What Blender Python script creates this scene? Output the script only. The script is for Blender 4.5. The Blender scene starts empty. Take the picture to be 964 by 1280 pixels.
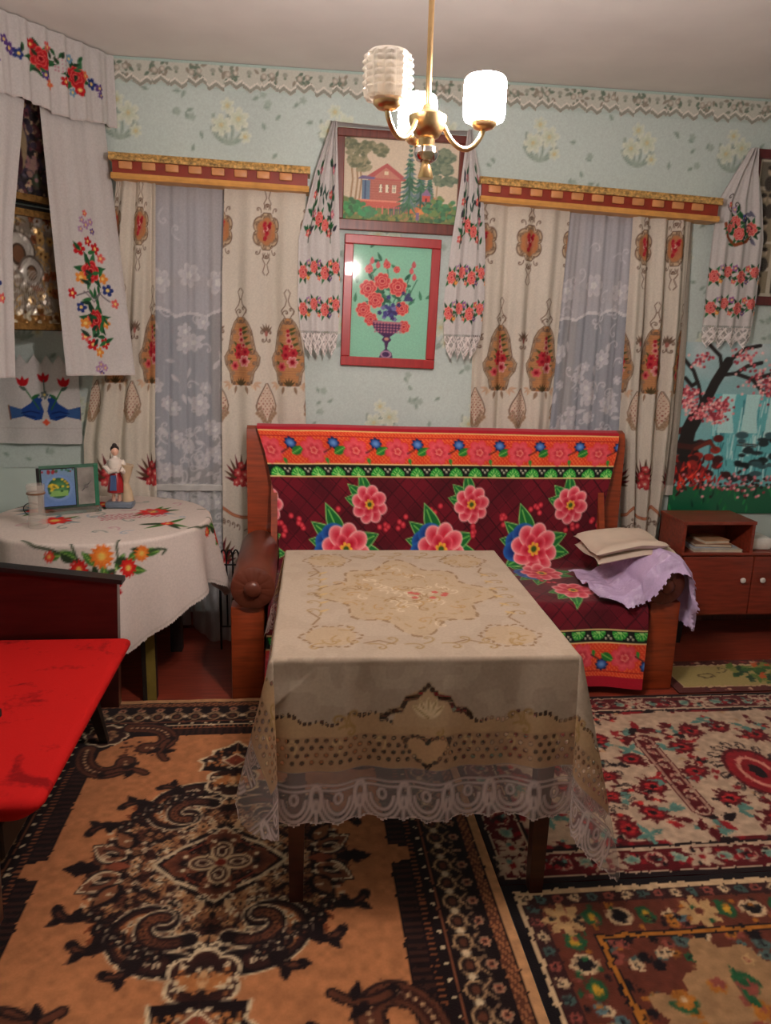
import bpy, bmesh, math, random
import numpy as np
from mathutils import Vector, Matrix
random.seed(7)
RNG = np.random.default_rng(11)
PI = math.pi
S = bpy.context.scene
COL = S.collection

# ------------------------------------------------------------------ camera, world, exposure
def setup_camera():
    pitch, yaw, roll = math.radians(12.9), math.radians(6.6), 0.028
    fw = Vector((math.sin(yaw)*math.cos(pitch), math.cos(yaw)*math.cos(pitch), -math.sin(pitch)))
    r0 = Vector((math.cos(yaw), -math.sin(yaw), 0)); u0 = r0.cross(fw)
    R = r0*math.cos(roll)+u0*math.sin(roll); U = u0*math.cos(roll)-r0*math.sin(roll)
    cam = bpy.data.cameras.new('camera'); co = bpy.data.objects.new('camera', cam); COL.objects.link(co)
    M = Matrix((R, U, -fw)).transposed().to_4x4(); M.translation = (0, 0, 1.55)
    co.matrix_world = M
    cam.sensor_fit = 'HORIZONTAL'; cam.sensor_width = 36.0; cam.lens = 36.0*960/964
    cam.clip_start = 0.02
    S.camera = co
setup_camera()
world = bpy.data.worlds.new('dusk_sky'); S.world = world; world.use_nodes = True
bgn = world.node_tree.nodes['Background']
bgn.inputs[0].default_value = (0.50, 0.54, 0.66, 1); bgn.inputs[1].default_value = 0.17
S.view_settings.view_transform = 'Standard'
S.view_settings.look = 'None'
S.view_settings.gamma = 1.0
S.view_settings.use_curve_mapping = False
S.view_settings.exposure = 0.0
LAMP_STRENGTH = 420.0
LAMP_COLOR = (1.0, 0.868, 0.825)

# ------------------------------------------------------------------ colour helpers
def lin(c):
    c = np.asarray(c, float)/255.0
    return np.where(c <= 0.04045, c/12.92, ((c+0.055)/1.055)**2.4)
def lin4(c): return tuple(lin(c))+(1.0,)

# ------------------------------------------------------------------ materials
MATS = {}
def nodes_of(name):
    m = bpy.data.materials.new(name); m.use_nodes = True
    nt = m.node_tree; b = nt.nodes['Principled BSDF']
    return m, nt, b
def link(nt, a, b): nt.links.new(a, b)
def bump(nt, b, scale, strength, dist=0.002, kind='noise', coord='Object', detail=3):
    tc = nt.nodes.new('ShaderNodeTexCoord')
    if kind == 'noise':
        t = nt.nodes.new('ShaderNodeTexNoise'); t.inputs['Scale'].default_value = scale; t.inputs['Detail'].default_value = detail
        out = t.outputs['Fac']
    else:
        t = nt.nodes.new('ShaderNodeTexWave'); t.inputs['Scale'].default_value = scale; t.inputs['Distortion'].default_value = 1.0
        out = t.outputs['Fac']
    link(nt, tc.outputs[coord], t.inputs['Vector'])
    bm = nt.nodes.new('ShaderNodeBump'); bm.inputs['Strength'].default_value = strength; bm.inputs['Distance'].default_value = dist
    link(nt, out, bm.inputs['Height']); link(nt, bm.outputs['Normal'], b.inputs['Normal'])
def plain(name, col, rough=0.6, metal=0.0, var=0.12, scale=18.0, bumps=0.15, bscale=60, stretch=None, coat=0.0, spec=0.5):
    """solid colour broken up by noise of the same hue"""
    if name in MATS: return MATS[name]
    m, nt, b = nodes_of(name)
    tc = nt.nodes.new('ShaderNodeTexCoord'); mp = nt.nodes.new('ShaderNodeMapping')
    if stretch: mp.inputs['Scale'].default_value = stretch
    n = nt.nodes.new('ShaderNodeTexNoise'); n.inputs['Scale'].default_value = scale; n.inputs['Detail'].default_value = 5
    link(nt, tc.outputs['Object'], mp.inputs['Vector']); link(nt, mp.outputs['Vector'], n.inputs['Vector'])
    r = nt.nodes.new('ShaderNodeValToRGB'); c = lin(col)
    r.color_ramp.elements[0].position = .3; r.color_ramp.elements[1].position = .7
    r.color_ramp.elements[0].color = tuple(np.clip(c*(1-var*1.6), 0, 1))+(1,); r.color_ramp.elements[1].color = tuple(np.clip(c*(1+var), 0, 1))+(1,)
    link(nt, n.outputs['Fac'], r.inputs['Fac']); link(nt, r.outputs['Color'], b.inputs['Base Color'])
    b.inputs['Roughness'].default_value = rough; b.inputs['Metallic'].default_value = metal
    b.inputs['Coat Weight'].default_value = coat; b.inputs['Specular IOR Level'].default_value = spec
    if bumps: bump(nt, b, bscale, bumps)
    MATS[name] = m; return m
def wood(name, col, rough=0.35, axis=(1, 1, 9), var=0.22, coat=0.2):
    return plain(name, col, rough, 0, var, 5, 0.05, 40, stretch=tuple(12.0/a for a in axis), coat=coat)
def printed(name, rough=0.9, translucent=0.0, alpha=False, weave=450.0, weave_s=0.25, metal=0.0, spec=0.2, sheen=0.0):
    """cloth / pile / paper: colour comes from the woven or printed pattern stored on the mesh"""
    if name in MATS: return MATS[name]
    m, nt, b = nodes_of(name)
    at = nt.nodes.new('ShaderNodeAttribute'); at.attribute_name = 'Col'
    tc = nt.nodes.new('ShaderNodeTexCoord'); n = nt.nodes.new('ShaderNodeTexNoise'); n.inputs['Scale'].default_value = 120; n.inputs['Detail'].default_value = 2
    link(nt, tc.outputs['Object'], n.inputs['Vector'])
    mr = nt.nodes.new('ShaderNodeMapRange'); mr.inputs['To Min'].default_value = .84; mr.inputs['To Max'].default_value = 1.12
    link(nt, n.outputs['Fac'], mr.inputs['Value'])
    mx = nt.nodes.new('ShaderNodeMix'); mx.data_type = 'RGBA'; mx.blend_type = 'MULTIPLY'; mx.inputs['Factor'].default_value = 1
    link(nt, at.outputs['Color'], mx.inputs['A']); link(nt, mr.outputs['Result'], mx.inputs['B'])
    link(nt, mx.outputs['Result'], b.inputs['Base Color'])
    b.inputs['Roughness'].default_value = rough; b.inputs['Specular IOR Level'].default_value = spec; b.inputs['Metallic'].default_value = metal
    b.inputs['Sheen Weight'].default_value = sheen
    if weave_s: bump(nt, b, weave, weave_s, 0.001, detail=1)
    out = nt.nodes['Material Output']; sh = b.outputs['BSDF']
    if translucent:
        tr = nt.nodes.new('ShaderNodeBsdfTranslucent'); link(nt, mx.outputs['Result'], tr.inputs['Color'])
        ms = nt.nodes.new('ShaderNodeMixShader'); ms.inputs[0].default_value = translucent
        link(nt, sh, ms.inputs[1]); link(nt, tr.outputs[0], ms.inputs[2]); sh = ms.outputs[0]
    if alpha:
        tp = nt.nodes.new('ShaderNodeBsdfTransparent'); ms = nt.nodes.new('ShaderNodeMixShader')
        link(nt, at.outputs['Alpha'], ms.inputs[0]); link(nt, tp.outputs[0], ms.inputs[1]); link(nt, sh, ms.inputs[2]); sh = ms.outputs[0]
    link(nt, sh, out.inputs['Surface'])
    MATS[name] = m; return m
def glass(name, tint=(1, 1, 1), rough=0.03, base=0.04, ior=1.45, gain=1.0):
    if name in MATS: return MATS[name]
    m, nt, b = nodes_of(name)
    tp = nt.nodes.new('ShaderNodeBsdfTransparent'); tp.inputs[0].default_value = tuple(tint)+(1,)
    gl = nt.nodes.new('ShaderNodeBsdfGlossy'); gl.inputs['Roughness'].default_value = rough
    fr = nt.nodes.new('ShaderNodeFresnel'); fr.inputs['IOR'].default_value = ior
    ad = nt.nodes.new('ShaderNodeMath'); ad.operation = 'MULTIPLY_ADD'; ad.inputs[1].default_value = gain; ad.inputs[2].default_value = base; link(nt, fr.outputs[0], ad.inputs[0])
    ms = nt.nodes.new('ShaderNodeMixShader'); link(nt, ad.outputs[0], ms.inputs[0]); link(nt, tp.outputs[0], ms.inputs[1]); link(nt, gl.outputs[0], ms.inputs[2])
    link(nt, ms.outputs[0], nt.nodes['Material Output'].inputs['Surface'])
    MATS[name] = m; return m
def emitter(name, col, strength):
    m, nt, b = nodes_of(name)
    b.inputs['Base Color'].default_value = (.9, .88, .85, 1)
    b.inputs['Emission Color'].default_value = tuple(col)+(1,); b.inputs['Emission Strength'].default_value = strength
    return m

# ------------------------------------------------------------------ mesh helpers (all take WORLD coordinates)
def worldloc(p):
    v = Vector((0, 0, 0))
    while p is not None: v = v+p.location; p = p.parent
    return v
def thing(name, label, cat, loc=(0, 0, 0), group=None):
    o = bpy.data.objects.new(name, None); COL.objects.link(o); o.empty_display_size = .05
    o.location = loc; o['label'] = label; o['category'] = cat
    if group: o['group'] = group
    return o
def tag(o, label, cat, group=None):
    o['label'] = label; o['category'] = cat
    if group: o['group'] = group
    return o
def struct(o): o['kind'] = 'structure'; return o
def finish(me, name, V, mat, parent, smooth):
    if mat is not None: me.materials.append(mat)
    o = bpy.data.objects.new(name, me); COL.objects.link(o)
    if parent is not None: o.parent = parent
    return o
def mesh(name, verts, faces, mat, parent=None, smooth=False, sharp=None):
    V = np.asarray(verts, float)
    if parent is not None: org = np.array(worldloc(parent))
    else: org = np.array([(V[:, 0].min()+V[:, 0].max())/2, (V[:, 1].min()+V[:, 1].max())/2, V[:, 2].min()])
    me = bpy.data.meshes.new(name); me.from_pydata((V-org).tolist(), [], faces); me.validate(); me.update()
    if smooth:
        me.polygons.foreach_set('use_smooth', [True]*len(me.polygons))
        me.set_sharp_from_angle(angle=math.radians(sharp or 40))
    o = finish(me, name, V, mat, parent, smooth)
    if parent is None: o.location = org
    return o
class MB:
    """collects shapes for ONE part"""
    def __init__(s): s.v = []; s.f = []
    def add(s, v, f):
        k = len(s.v); s.v += [tuple(p) for p in v]; s.f += [tuple(i+k for i in q) for q in f]; return s
    def box(s, x0, x1, y0, y1, z0, z1, bev=0.0):
        if bev <= 0:
            v = [(x, y, z) for z in (z0, z1) for y in (y0, y1) for x in (x0, x1)]
            return s.add(v, [(0, 2, 3, 1), (4, 5, 7, 6), (0, 1, 5, 4), (2, 6, 7, 3), (0, 4, 6, 2), (1, 3, 7, 5)])
        bm = bmesh.new(); bmesh.ops.create_cube(bm, size=1)
        for q in bm.verts: q.co = Vector(((x0+x1)/2+q.co.x*(x1-x0), (y0+y1)/2+q.co.y*(y1-y0), (z0+z1)/2+q.co.z*(z1-z0)))
        bmesh.ops.bevel(bm, geom=bm.edges[:], offset=bev, segments=2 if bev < .02 else 4, affect='EDGES', profile=.5)
        return s.bm(bm)
    def bm(s, bm):
        bm.verts.ensure_lookup_table(); bm.verts.index_update()
        s.add([q.co[:] for q in bm.verts], [[q.index for q in f.verts] for f in bm.faces]); bm.free(); return s
    def lathe(s, prof, c=(0, 0, 0), n=24, axis='Z', close=True):
        v = []; f = []
        for r, h in prof:
            for k in range(n):
                a = 2*PI*k/n; p = (r*math.cos(a), r*math.sin(a), h)
                if axis == 'Y': p = (p[0], h, p[1])
                if axis == 'X': p = (h, p[0], p[1])
                v.append((c[0]+p[0], c[1]+p[1], c[2]+p[2]))
        for i in range(len(prof)-1):
            for k in range(n): f.append((i*n+k, i*n+(k+1) % n, (i+1)*n+(k+1) % n, (i+1)*n+k))
        if close: f.append(tuple(range(n-1, -1, -1))); f.append(tuple(range((len(prof)-1)*n, len(prof)*n)))
        return s.add(v, f)
    def tube(s, pts, r, n=8):
        P = [Vector(p) for p in pts]; rr = r if isinstance(r, (list, tuple)) else [r]*len(P)
        v = []; f = []; up = Vector((0.13, 0.31, 1)).normalized()
        for i, p in enumerate(P):
            t = (P[min(i+1, len(P)-1)]-P[max(i-1, 0)]).normalized()
            a = t.cross(up)
            if a.length < 1e-3: a = t.cross(Vector((1, 0, 0)))
            a.normalize(); b = t.cross(a); up = -b if False else up
            for k in range(n):
                g = 2*PI*k/n; v.append(p+(a*math.cos(g)+b*math.sin(g))*rr[i])
        for i in range(len(P)-1):
            for k in range(n): f.append((i*n+k, i*n+(k+1) % n, (i+1)*n+(k+1) % n, (i+1)*n+k))
        f.append(tuple(range(n-1, -1, -1))); f.append(tuple(range((len(P)-1)*n, len(P)*n)))
        return s.add(v, f)
    def prism(s, pts, axis, a, b):
        n = len(pts); v = []
        for h in (a, b):
            for p, q in pts: v.append({'X': (h, p, q), 'Y': (p, h, q), 'Z': (p, q, h)}[axis])
        f = [tuple(range(n)), tuple(range(2*n-1, n-1, -1))]+[(i, i+n, (i+1) % n+n, (i+1) % n) for i in range(n)]
        return s.add(v, f)
    def ball(s, c, r, seg=16, rings=10, sc=(1, 1, 1)):
        prof = []
        for i in range(rings+1):
            a = -PI/2+PI*i/rings; prof.append((max(math.cos(a), 1e-3)*r, math.sin(a)*r))
        k = len(s.v); s.lathe(prof, (0, 0, 0), seg)
        s.v[k:] = [(c[0]+x*sc[0], c[1]+y*sc[1], c[2]+z*sc[2]) for x, y, z in s.v[k:]]
        return s
    def tapered(s, x, y, z0, z1, w0, w1, dx=0, dy=0):
        """square post w0 wide at z0, w1 at z1, foot shifted by dx,dy"""
        v = []
        for z, w, ox, oy in ((z0, w0, dx, dy), (z1, w1, 0, 0)):
            v += [(x+ox-w/2, y+oy-w/2, z), (x+ox+w/2, y+oy-w/2, z), (x+ox+w/2, y+oy+w/2, z), (x+ox-w/2, y+oy+w/2, z)]
        return s.add(v, [(3, 2, 1, 0), (4, 5, 6, 7), (0, 1, 5, 4), (1, 2, 6, 5), (2, 3, 7, 6), (3, 0, 4, 7)])
    def build(s, name, mat, parent=None, smooth=False, sharp=None): return mesh(name, s.v, s.f, mat, parent, smooth, sharp)

# ------------------------------------------------------------------ pattern canvas: colours computed per mesh vertex
def vnoise(ny, nx, cell, seed=None):
    g = np.random.default_rng(seed) if seed is not None else RNG
    gy, gx = int(ny/cell)+3, int(nx/cell)+3
    L = g.random((gy, gx)); y = np.arange(ny)/cell; x = np.arange(nx)/cell
    yi = y.astype(int); xi = x.astype(int); fy = (y-yi)[:, None]; fx = (x-xi)[None, :]
    fy = fy*fy*(3-2*fy); fx = fx*fx*(3-2*fx)
    a = L[yi][:, xi]; b = L[yi][:, xi+1]; c = L[yi+1][:, xi]; d = L[yi+1][:, xi+1]
    return (a*(1-fx)+b*fx)*(1-fy)+(c*(1-fx)+d*fx)*fy
class Cv:
    def __init__(s, w, h, res, bg=(255, 255, 255), x0=0.0, y0=0.0, a=1.0):
        s.w, s.h = w, h; s.nx = max(2, int(round(w/res))+1); s.ny = max(2, int(round(h/res))+1)
        s.x = np.linspace(x0, x0+w, s.nx); s.y = np.linspace(y0, y0+h, s.ny); s.res = res; s.x0, s.y0 = x0, y0
        s.c = np.empty((s.ny, s.nx, 3)); s.c[:] = bg; s.a = np.full((s.ny, s.nx), float(a)); s.cut = np.ones((s.ny, s.nx), bool)
    def XY(s): return np.meshgrid(s.x, s.y)
    def sub(s, x0, x1, y0, y1):
        i0, i1 = np.searchsorted(s.x, [x0, x1]); j0, j1 = np.searchsorted(s.y, [y0, y1])
        if i1 <= i0 or j1 <= j0: return None
        sl = (slice(j0, j1), slice(i0, i1)); X, Y = np.meshgrid(s.x[i0:i1], s.y[j0:j1]); return sl, X, Y
    def put(s, sl, m, col, al=None):
        m3 = m[..., None]; s.c[sl] = s.c[sl]*(1-m3)+np.asarray(col, float)*m3
        if al is not None: s.a[sl] = s.a[sl]*(1-m)+al*m
    def rect(s, x0, x1, y0, y1, col, al=None):
        q = s.sub(x0, x1, y0, y1)
        if q: s.put(q[0], np.ones(q[1].shape), col, al)
    def mask(s, m, col, al=None): s.put((slice(None), slice(None)), m.astype(float), col, al)
    def ell(s, cx, cy, rx, ry=None, ang=0, col=(0, 0, 0), col2=None, al=None, op=1.0):
        ry = ry or rx; R = max(rx, ry)+s.res; q = s.sub(cx-R, cx+R, cy-R, cy+R)
        if not q: return
        sl, X, Y = q; X = X-cx; Y = Y-cy; ca, sa = math.cos(ang), math.sin(ang)
        d = np.sqrt(((X*ca+Y*sa)/rx)**2+((-X*sa+Y*ca)/ry)**2)
        m = np.clip(.5-(d-1)*min(rx, ry)/s.res, 0, 1)*op
        if col2 is not None:
            t = np.clip(d, 0, 1)[..., None]**1.6; col = np.asarray(col, float)*(1-t)+np.asarray(col2, float)*t
        s.put(sl, m, col, al)
    def ring(s, cx, cy, rx, ry, w, col, ang=0, al=None):
        R = max(rx, ry)+w+s.res; q = s.sub(cx-R, cx+R, cy-R, cy+R)
        if not q: return
        sl, X, Y = q; X = X-cx; Y = Y-cy; ca, sa = math.cos(ang), math.sin(ang)
        d = np.sqrt(((X*ca+Y*sa)/rx)**2+((-X*sa+Y*ca)/ry)**2)
        s.put(sl, np.clip(.5+(w/2-abs(d-1)*min(rx, ry))/s.res, 0, 1), col, al)
    def poly(s, pts, col, al=None):
        P = np.asarray(pts, float); q = s.sub(P[:, 0].min()-s.res, P[:, 0].max()+s.res, P[:, 1].min()-s.res, P[:, 1].max()+s.res)
        if not q: return
        sl, X, Y = q; tot = np.zeros(X.shape)
        for ox, oy in ((-.25, -.25), (.25, -.25), (-.25, .25), (.25, .25)):
            ins = np.zeros(X.shape, bool); x = X+ox*s.res; y = Y+oy*s.res
            for k in range(len(P)):
                (xa, ya), (xb, yb) = P[k], P[k-1]
                if ya == yb: continue
                ins ^= ((ya > y) != (yb > y)) & (x < (xb-xa)*(y-ya)/(yb-ya)+xa)
            tot += ins
        s.put(sl, tot/4, col, al)
    def line(s, pts, w, col, al=None):
        P = np.asarray(pts, float); r = w/2+s.res
        q = s.sub(P[:, 0].min()-r, P[:, 0].max()+r, P[:, 1].min()-r, P[:, 1].max()+r)
        if not q: return
        sl, X, Y = q; D = np.full(X.shape, 9.0)
        for (xa, ya), (xb, yb) in zip(P[:-1], P[1:]):
            dx, dy = xb-xa, yb-ya; L = dx*dx+dy*dy+1e-12
            t = np.clip(((X-xa)*dx+(Y-ya)*dy)/L, 0, 1); D = np.minimum(D, np.hypot(X-xa-t*dx, Y-ya-t*dy))
        s.put(sl, np.clip(.5+(w/2-D)/s.res, 0, 1), col, al)
    def leaf(s, x, y, ang, L, W, col, vein=None, al=None):
        q = s.sub(x-L-W, x+L+W, y-L-W, y+L+W)
        if not q: return
        sl, X, Y = q; ca, sa = math.cos(ang), math.sin(ang); t = ((X-x)*ca+(Y-y)*sa)/L; n = -(X-x)*sa+(Y-y)*ca
        hw = W/2*np.sin(PI*np.clip(t, 0, 1)**.75); m = np.clip(.5+(hw-abs(n))/s.res, 0, 1)*((t > 0) & (t < 1))
        s.put(sl, m, col, al)
        if vein is not None: s.line([(x, y), (x+ca*L*.85, y+sa*L*.85)], max(s.res*.7, W*.1), vein)
    def flower(s, x, y, R, n, col, col2=None, cc=None, cr=.25, rot=0, lobe=.35, al=None, sy=1.0):
        q = s.sub(x-R-s.res, x+R+s.res, y-R-s.res, y+R+s.res)
        if not q: return
        sl, X, Y = q; X = X-x; Y = (Y-y)/sy; r = np.hypot(X, Y); th = np.arctan2(Y, X)-rot
        rim = R*((1-lobe)+lobe*np.abs(np.cos(n*th/2))**.7); m = np.clip(.5+(rim-r)/s.res, 0, 1)
        c = np.asarray(col, float)
        if col2 is not None:
            t = np.clip(r/rim, 0, 1)[..., None]**1.5; c = np.asarray(col2, float)*(1-t)+c*t
        s.put(sl, m, c, al)
        if cc is not None: s.ell(x, y, R*cr, R*cr*sy, 0, cc, al=al)
    def rose(s, x, y, R, out=(225, 110, 105), inn=(195, 45, 55), rim=(245, 180, 165), seed=0):
        s.flower(x, y, R, 7, rim, None, rot=seed, lobe=.22)
        s.flower(x, y, R*.9, 7, out, inn, rot=seed, lobe=.22)
        s.flower(x, y, R*.62, 5, rim, None, rot=seed+.4, lobe=.25)
        s.flower(x, y, R*.55, 5, out, inn, rot=seed+.4, lobe=.25)
        s.ring(x, y, R*.28, R*.24, R*.09, rim); s.ell(x, y, R*.17, R*.15, 0, inn)
    def curl(s, x, y, ang, size, w, col, turn=1.5, sgn=1, al=None):
        """spiral scroll starting at x,y heading ang"""
        P = [(x, y)]; a = ang; step = size/9
        for k in range(22):
            a += sgn*turn*(.05+.013*k); st = step*(1-k/30.0); P.append((P[-1][0]+math.cos(a)*st, P[-1][1]+math.sin(a)*st))
        s.line(P, w, col, al)
    def dots(s, n, x0, x1, y0, y1, r, cols, seed=1, cond=None):
        g = random.Random(seed)
        for _ in range(n):
            x, y = g.uniform(x0, x1), g.uniform(y0, y1); c = g.choice(cols); rr = r*g.uniform(.6, 1.3)
            if cond is None or cond(x, y): s.ell(x, y, rr, rr, 0, c)
    def warp(s, amp, cell, seed=5):
        dx = (vnoise(s.ny, s.nx, cell, seed)-.5)*2*amp/s.res; dy = (vnoise(s.ny, s.nx, cell, seed+1)-.5)*2*amp/s.res
        J, I = np.meshgrid(np.arange(s.ny), np.arange(s.nx), indexing='ij')
        J = np.clip(np.rint(J+dy).astype(int), 0, s.ny-1); I = np.clip(np.rint(I+dx).astype(int), 0, s.nx-1)
        s.c = s.c[J, I]; s.a = s.a[J, I]
    def vary(s, amt, cell, seed=3):
        s.c = s.c*(1+(vnoise(s.ny, s.nx, cell, seed)-.5)[..., None]*2*amt)
    def mirror_x(s): h = s.nx//2; s.c[:, s.nx-h:] = s.c[:, :h][:, ::-1]; s.a[:, s.nx-h:] = s.a[:, :h][:, ::-1]
    def mirror_y(s): h = s.ny//2; s.c[:h] = s.c[s.ny-h:][::-1]; s.a[:h] = s.a[s.ny-h:][::-1]
def sheet(name, P, cv, mat, parent=None, smooth=True, extra=None):
    """grid of vertices P (ny,nx,3, WORLD) carrying the canvas colours; faces outside cv.cut are left out"""
    ny, nx = P.shape[:2]; idx = np.arange(ny*nx).reshape(ny, nx)
    q = np.stack([idx[:-1, :-1], idx[:-1, 1:], idx[1:, 1:], idx[1:, :-1]], -1).reshape(-1, 4)
    k = cv.cut; keep = (k[:-1, :-1] & k[:-1, 1:] & k[1:, 1:] & k[1:, :-1]).reshape(-1); q = q[keep]
    used = np.zeros(ny*nx, bool); used[q.ravel()] = True; remap = np.cumsum(used)-1
    V = P.reshape(-1, 3)[used]; q = remap[q]
    C = np.ones((ny*nx, 4), np.float32); C[:, :3] = lin(np.clip(cv.c, 0, 255)).reshape(-1, 3); C[:, 3] = np.clip(cv.a, 0, 1).reshape(-1); C = C[used]
    if extra is not None:
        ev, ef, ec = extra; q2 = np.asarray(ef)+len(V); V = np.vstack([V, ev]); C = np.vstack([C, np.hstack([np.tile(lin(ec), (len(ev), 1)), np.ones((len(ev), 1))])]).astype(np.float32); q = np.vstack([q, q2])
    if parent is not None: org = np.array(worldloc(parent))
    else: org = np.array([(V[:, 0].min()+V[:, 0].max())/2, (V[:, 1].min()+V[:, 1].max())/2, V[:, 2].min()])
    me = bpy.data.meshes.new(name); n = len(q)
    me.vertices.add(len(V)); me.vertices.foreach_set('co', (V-org).astype(np.float32).ravel())
    me.loops.add(n*4); me.loops.foreach_set('vertex_index', q.astype(np.int32).ravel())
    me.polygons.add(n); me.polygons.foreach_set('loop_start', np.arange(0, n*4, 4, dtype=np.int32))
    me.polygons.foreach_set('use_smooth', np.full(n, smooth))
    me.update(calc_edges=True)
    at = me.attributes.new('Col', 'FLOAT_COLOR', 'POINT'); at.data.foreach_set('color', C.ravel())
    o = finish(me, name, V, mat, parent, smooth)
    if parent is None: o.location = org
    return o
def flatgrid(cv, o, ex, ey):
    """rectangular sheet: origin o, unit axes ex, ey"""
    X, Y = np.meshgrid(cv.x-cv.x0, cv.y-cv.y0); o = np.asarray(o, float)
    return o+X[..., None]*np.asarray(ex, float)+Y[..., None]*np.asarray(ey, float)

M_towel = printed('embroidered_linen_lace', translucent=.12, alpha=True)
M_cloth = printed('woven_cotton', translucent=.12)
M_curtain = printed('printed_curtain_cotton', translucent=.22)
M_lace = printed('white_lace', translucent=.35, alpha=True, weave_s=.15)
M_pile = printed('carpet_pile', rough=.95, weave=260, weave_s=.6, spec=.05, sheen=.15)
M_paper = printed('printed_paper', rough=.8, weave_s=.05)
M_stitch = printed('cross_stitch', rough=.9, weave=600, weave_s=.3)
M_blanket = printed('plush_blanket', rough=.8, weave=300, weave_s=.3, sheen=.25)
WOOD_RED = wood('varnished_red_brown_wood', (150, 62, 28), .32, (9, 9, 1))
WOOD_DARK = wood('dark_brown_wood', (62, 28, 20), .35, (9, 9, 1))
WOOD_CAB = wood('mahogany_veneer', (138, 54, 36), .3, (9, 1, 1), coat=.3)
LACQ = wood('dark_lacquered_board', (52, 18, 16), .28, (9, 9, 1), coat=.3)
BLACKP = plain('black_paint', (18, 16, 16), .45)
BRASS = plain('aged_brass', (238, 200, 146), .28, 1.0, .1, 30, .03)
WHITEP = plain('white_porcelain', (232, 226, 216), .3)

# ================================================================== THE ROOM
XL, XR, YF, YB, ZC = -1.5, 3.2, -1.3, 3.97, 2.755
PLASTER = plain('whitewashed_plaster', (226, 222, 216), .9, 0, .05, 2.5, .2, 30)
GREENW = plain('pale_green_wall', (194, 208, 200), .85, 0, .06, 4, .1, 40)
FLOORP = wood('red_brown_floor_paint', (142, 58, 40), .4, (9, 1, 9), var=.18)
struct(MB().box(XL-.2, XR+.2, YF-.2, YB+.25, -.12, 0).build('floor', FLOORP))
struct(MB().box(XL-.2, XR+.2, YF-.2, YB+.25, ZC, ZC+.12).build('ceiling', PLASTER))
struct(MB().box(XL-.2, XL, YF-.2, YB+.25, 0, ZC).build('wall_left', GREENW))
struct(MB().box(XR, XR+.2, YF-.2, YB+.25, 0, ZC).build('wall_right', GREENW))
struct(MB().box(XL, XR, YF-.2, YF, 0, ZC).build('wall_front', GREENW))
WIN = [(-.80, -.04, .78, 2.22), (1.00, 1.90, .78, 2.22)]
wb = MB(); xs = XL
for a, b, z0, z1 in WIN:
    wb.box(xs, a, YB, YB+.25, 0, ZC); wb.box(a, b, YB, YB+.25, 0, z0); wb.box(a, b, YB, YB+.25, z1, ZC); xs = b
wb.box(xs, XR, YB, YB+.25, 0, ZC)
wall_back = struct(wb.build('wall_back', GREENW))

def wallpaper():
    cv = Cv(XR-XL, 1.78, .008, (194, 207, 201), XL, .86)
    GR, GD, WH, YE = (162, 178, 166), (144, 162, 150), (218, 222, 206), (206, 196, 150)
    cv.vary(.03, 40)
    for row in range(4):
        for k in range(-1, 11):
            x = XL+.42+k*.50+(.25 if row % 2 else 0); y = 1.02+row*.46+.06
            g = random.Random(k*7+row)
            for a, L, sg in ((2.6, .15, -1), (.5, .15, 1), (2.1, .12, -1), (1.1, .13, 1), (2.95, .11, -1), (.15, .11, 1)):
                P = [(x, y-.05)]; aa = a
                for j in range(7): P.append((P[-1][0]+math.cos(aa)*L/7, P[-1][1]+math.sin(aa)*L/7)); aa += sg*.17
                cv.line(P, .013, GR); cv.line(P[2:], .007, GD)
            for fx, fy, R in ((-.035, .03, .05), (.045, .06, .052), (-.005, .115, .035), (.075, -.015, .03)):
                cv.flower(x+fx, y+fy, R, 6, WH, (192, 204, 180), None, lobe=.5, rot=g.random()); cv.ell(x+fx, y+fy, .010, .010, 0, YE)
            for j in range(9):
                u, v = x+g.uniform(.13, .37), y+g.uniform(-.2, .22)
                cv.leaf(u, v, g.uniform(0, 6), .035, .016, GD)
                if j % 3 == 0: cv.flower(u+.02, v+.01, .018, 5, (166, 182, 172))
    X, Z = cv.XY()
    for a, b, z0, z1 in WIN: cv.cut &= ~((X > a+.004) & (X < b-.004) & (Z > z0) & (Z < z1-.004))
    sheet('wallpaper', flatgrid(cv, (XL, YB-.004, .86), (1, 0, 0), (0, 0, 1)), cv, M_paper, wall_back, False)
    w = XR-XL; h = .135
    cv = Cv(w, h, .0045, (196, 196, 184))
    for k in range(int(w/.165)+1):
        x = .03+k*.165; g = random.Random(k)
        for j in range(16):
            cv.leaf(x+g.uniform(-.045, .045), .09+g.uniform(-.028, .028), g.uniform(0, 6.3), .03, .014, [(112, 128, 112), (134, 140, 126), (150, 142, 128)][j % 3])
        cv.ell(x-.015, .088, .013, .013, 0, (206, 200, 186), (160, 150, 138)); cv.ell(x+.02, .095, .012, .012, 0, (210, 204, 190), (160, 150, 138))
        cv.ell(x+.082, .10, .012, .010, 0, (160, 162, 150)); cv.ell(x+.082, .085, .007, .006, 0, (132, 142, 126))
    X, Y = cv.XY()
    zig = .018+.022*np.abs(((X/.062) % 1)*2-1)+.006*np.sign(np.sin(X*2*PI/.165))
    cv.mask(np.abs(Y-zig-.010) < .008, (152, 152, 140)); cv.mask(np.abs(Y-zig-.024) < .004, (222, 216, 204)); cv.mask(Y > h-.010, (172, 192, 184))
    cv.cut = Y > zig-.004
    sheet('wallpaper_border', flatgrid(cv, (XL, YB-.008, ZC-h-.002), (1, 0, 0), (0, 0, 1)), cv, M_paper, wall_back, False)
wallpaper()
WINW = plain('old_white_window_paint', (190, 188, 184), .5)
PANE = glass('window_glass')
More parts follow.
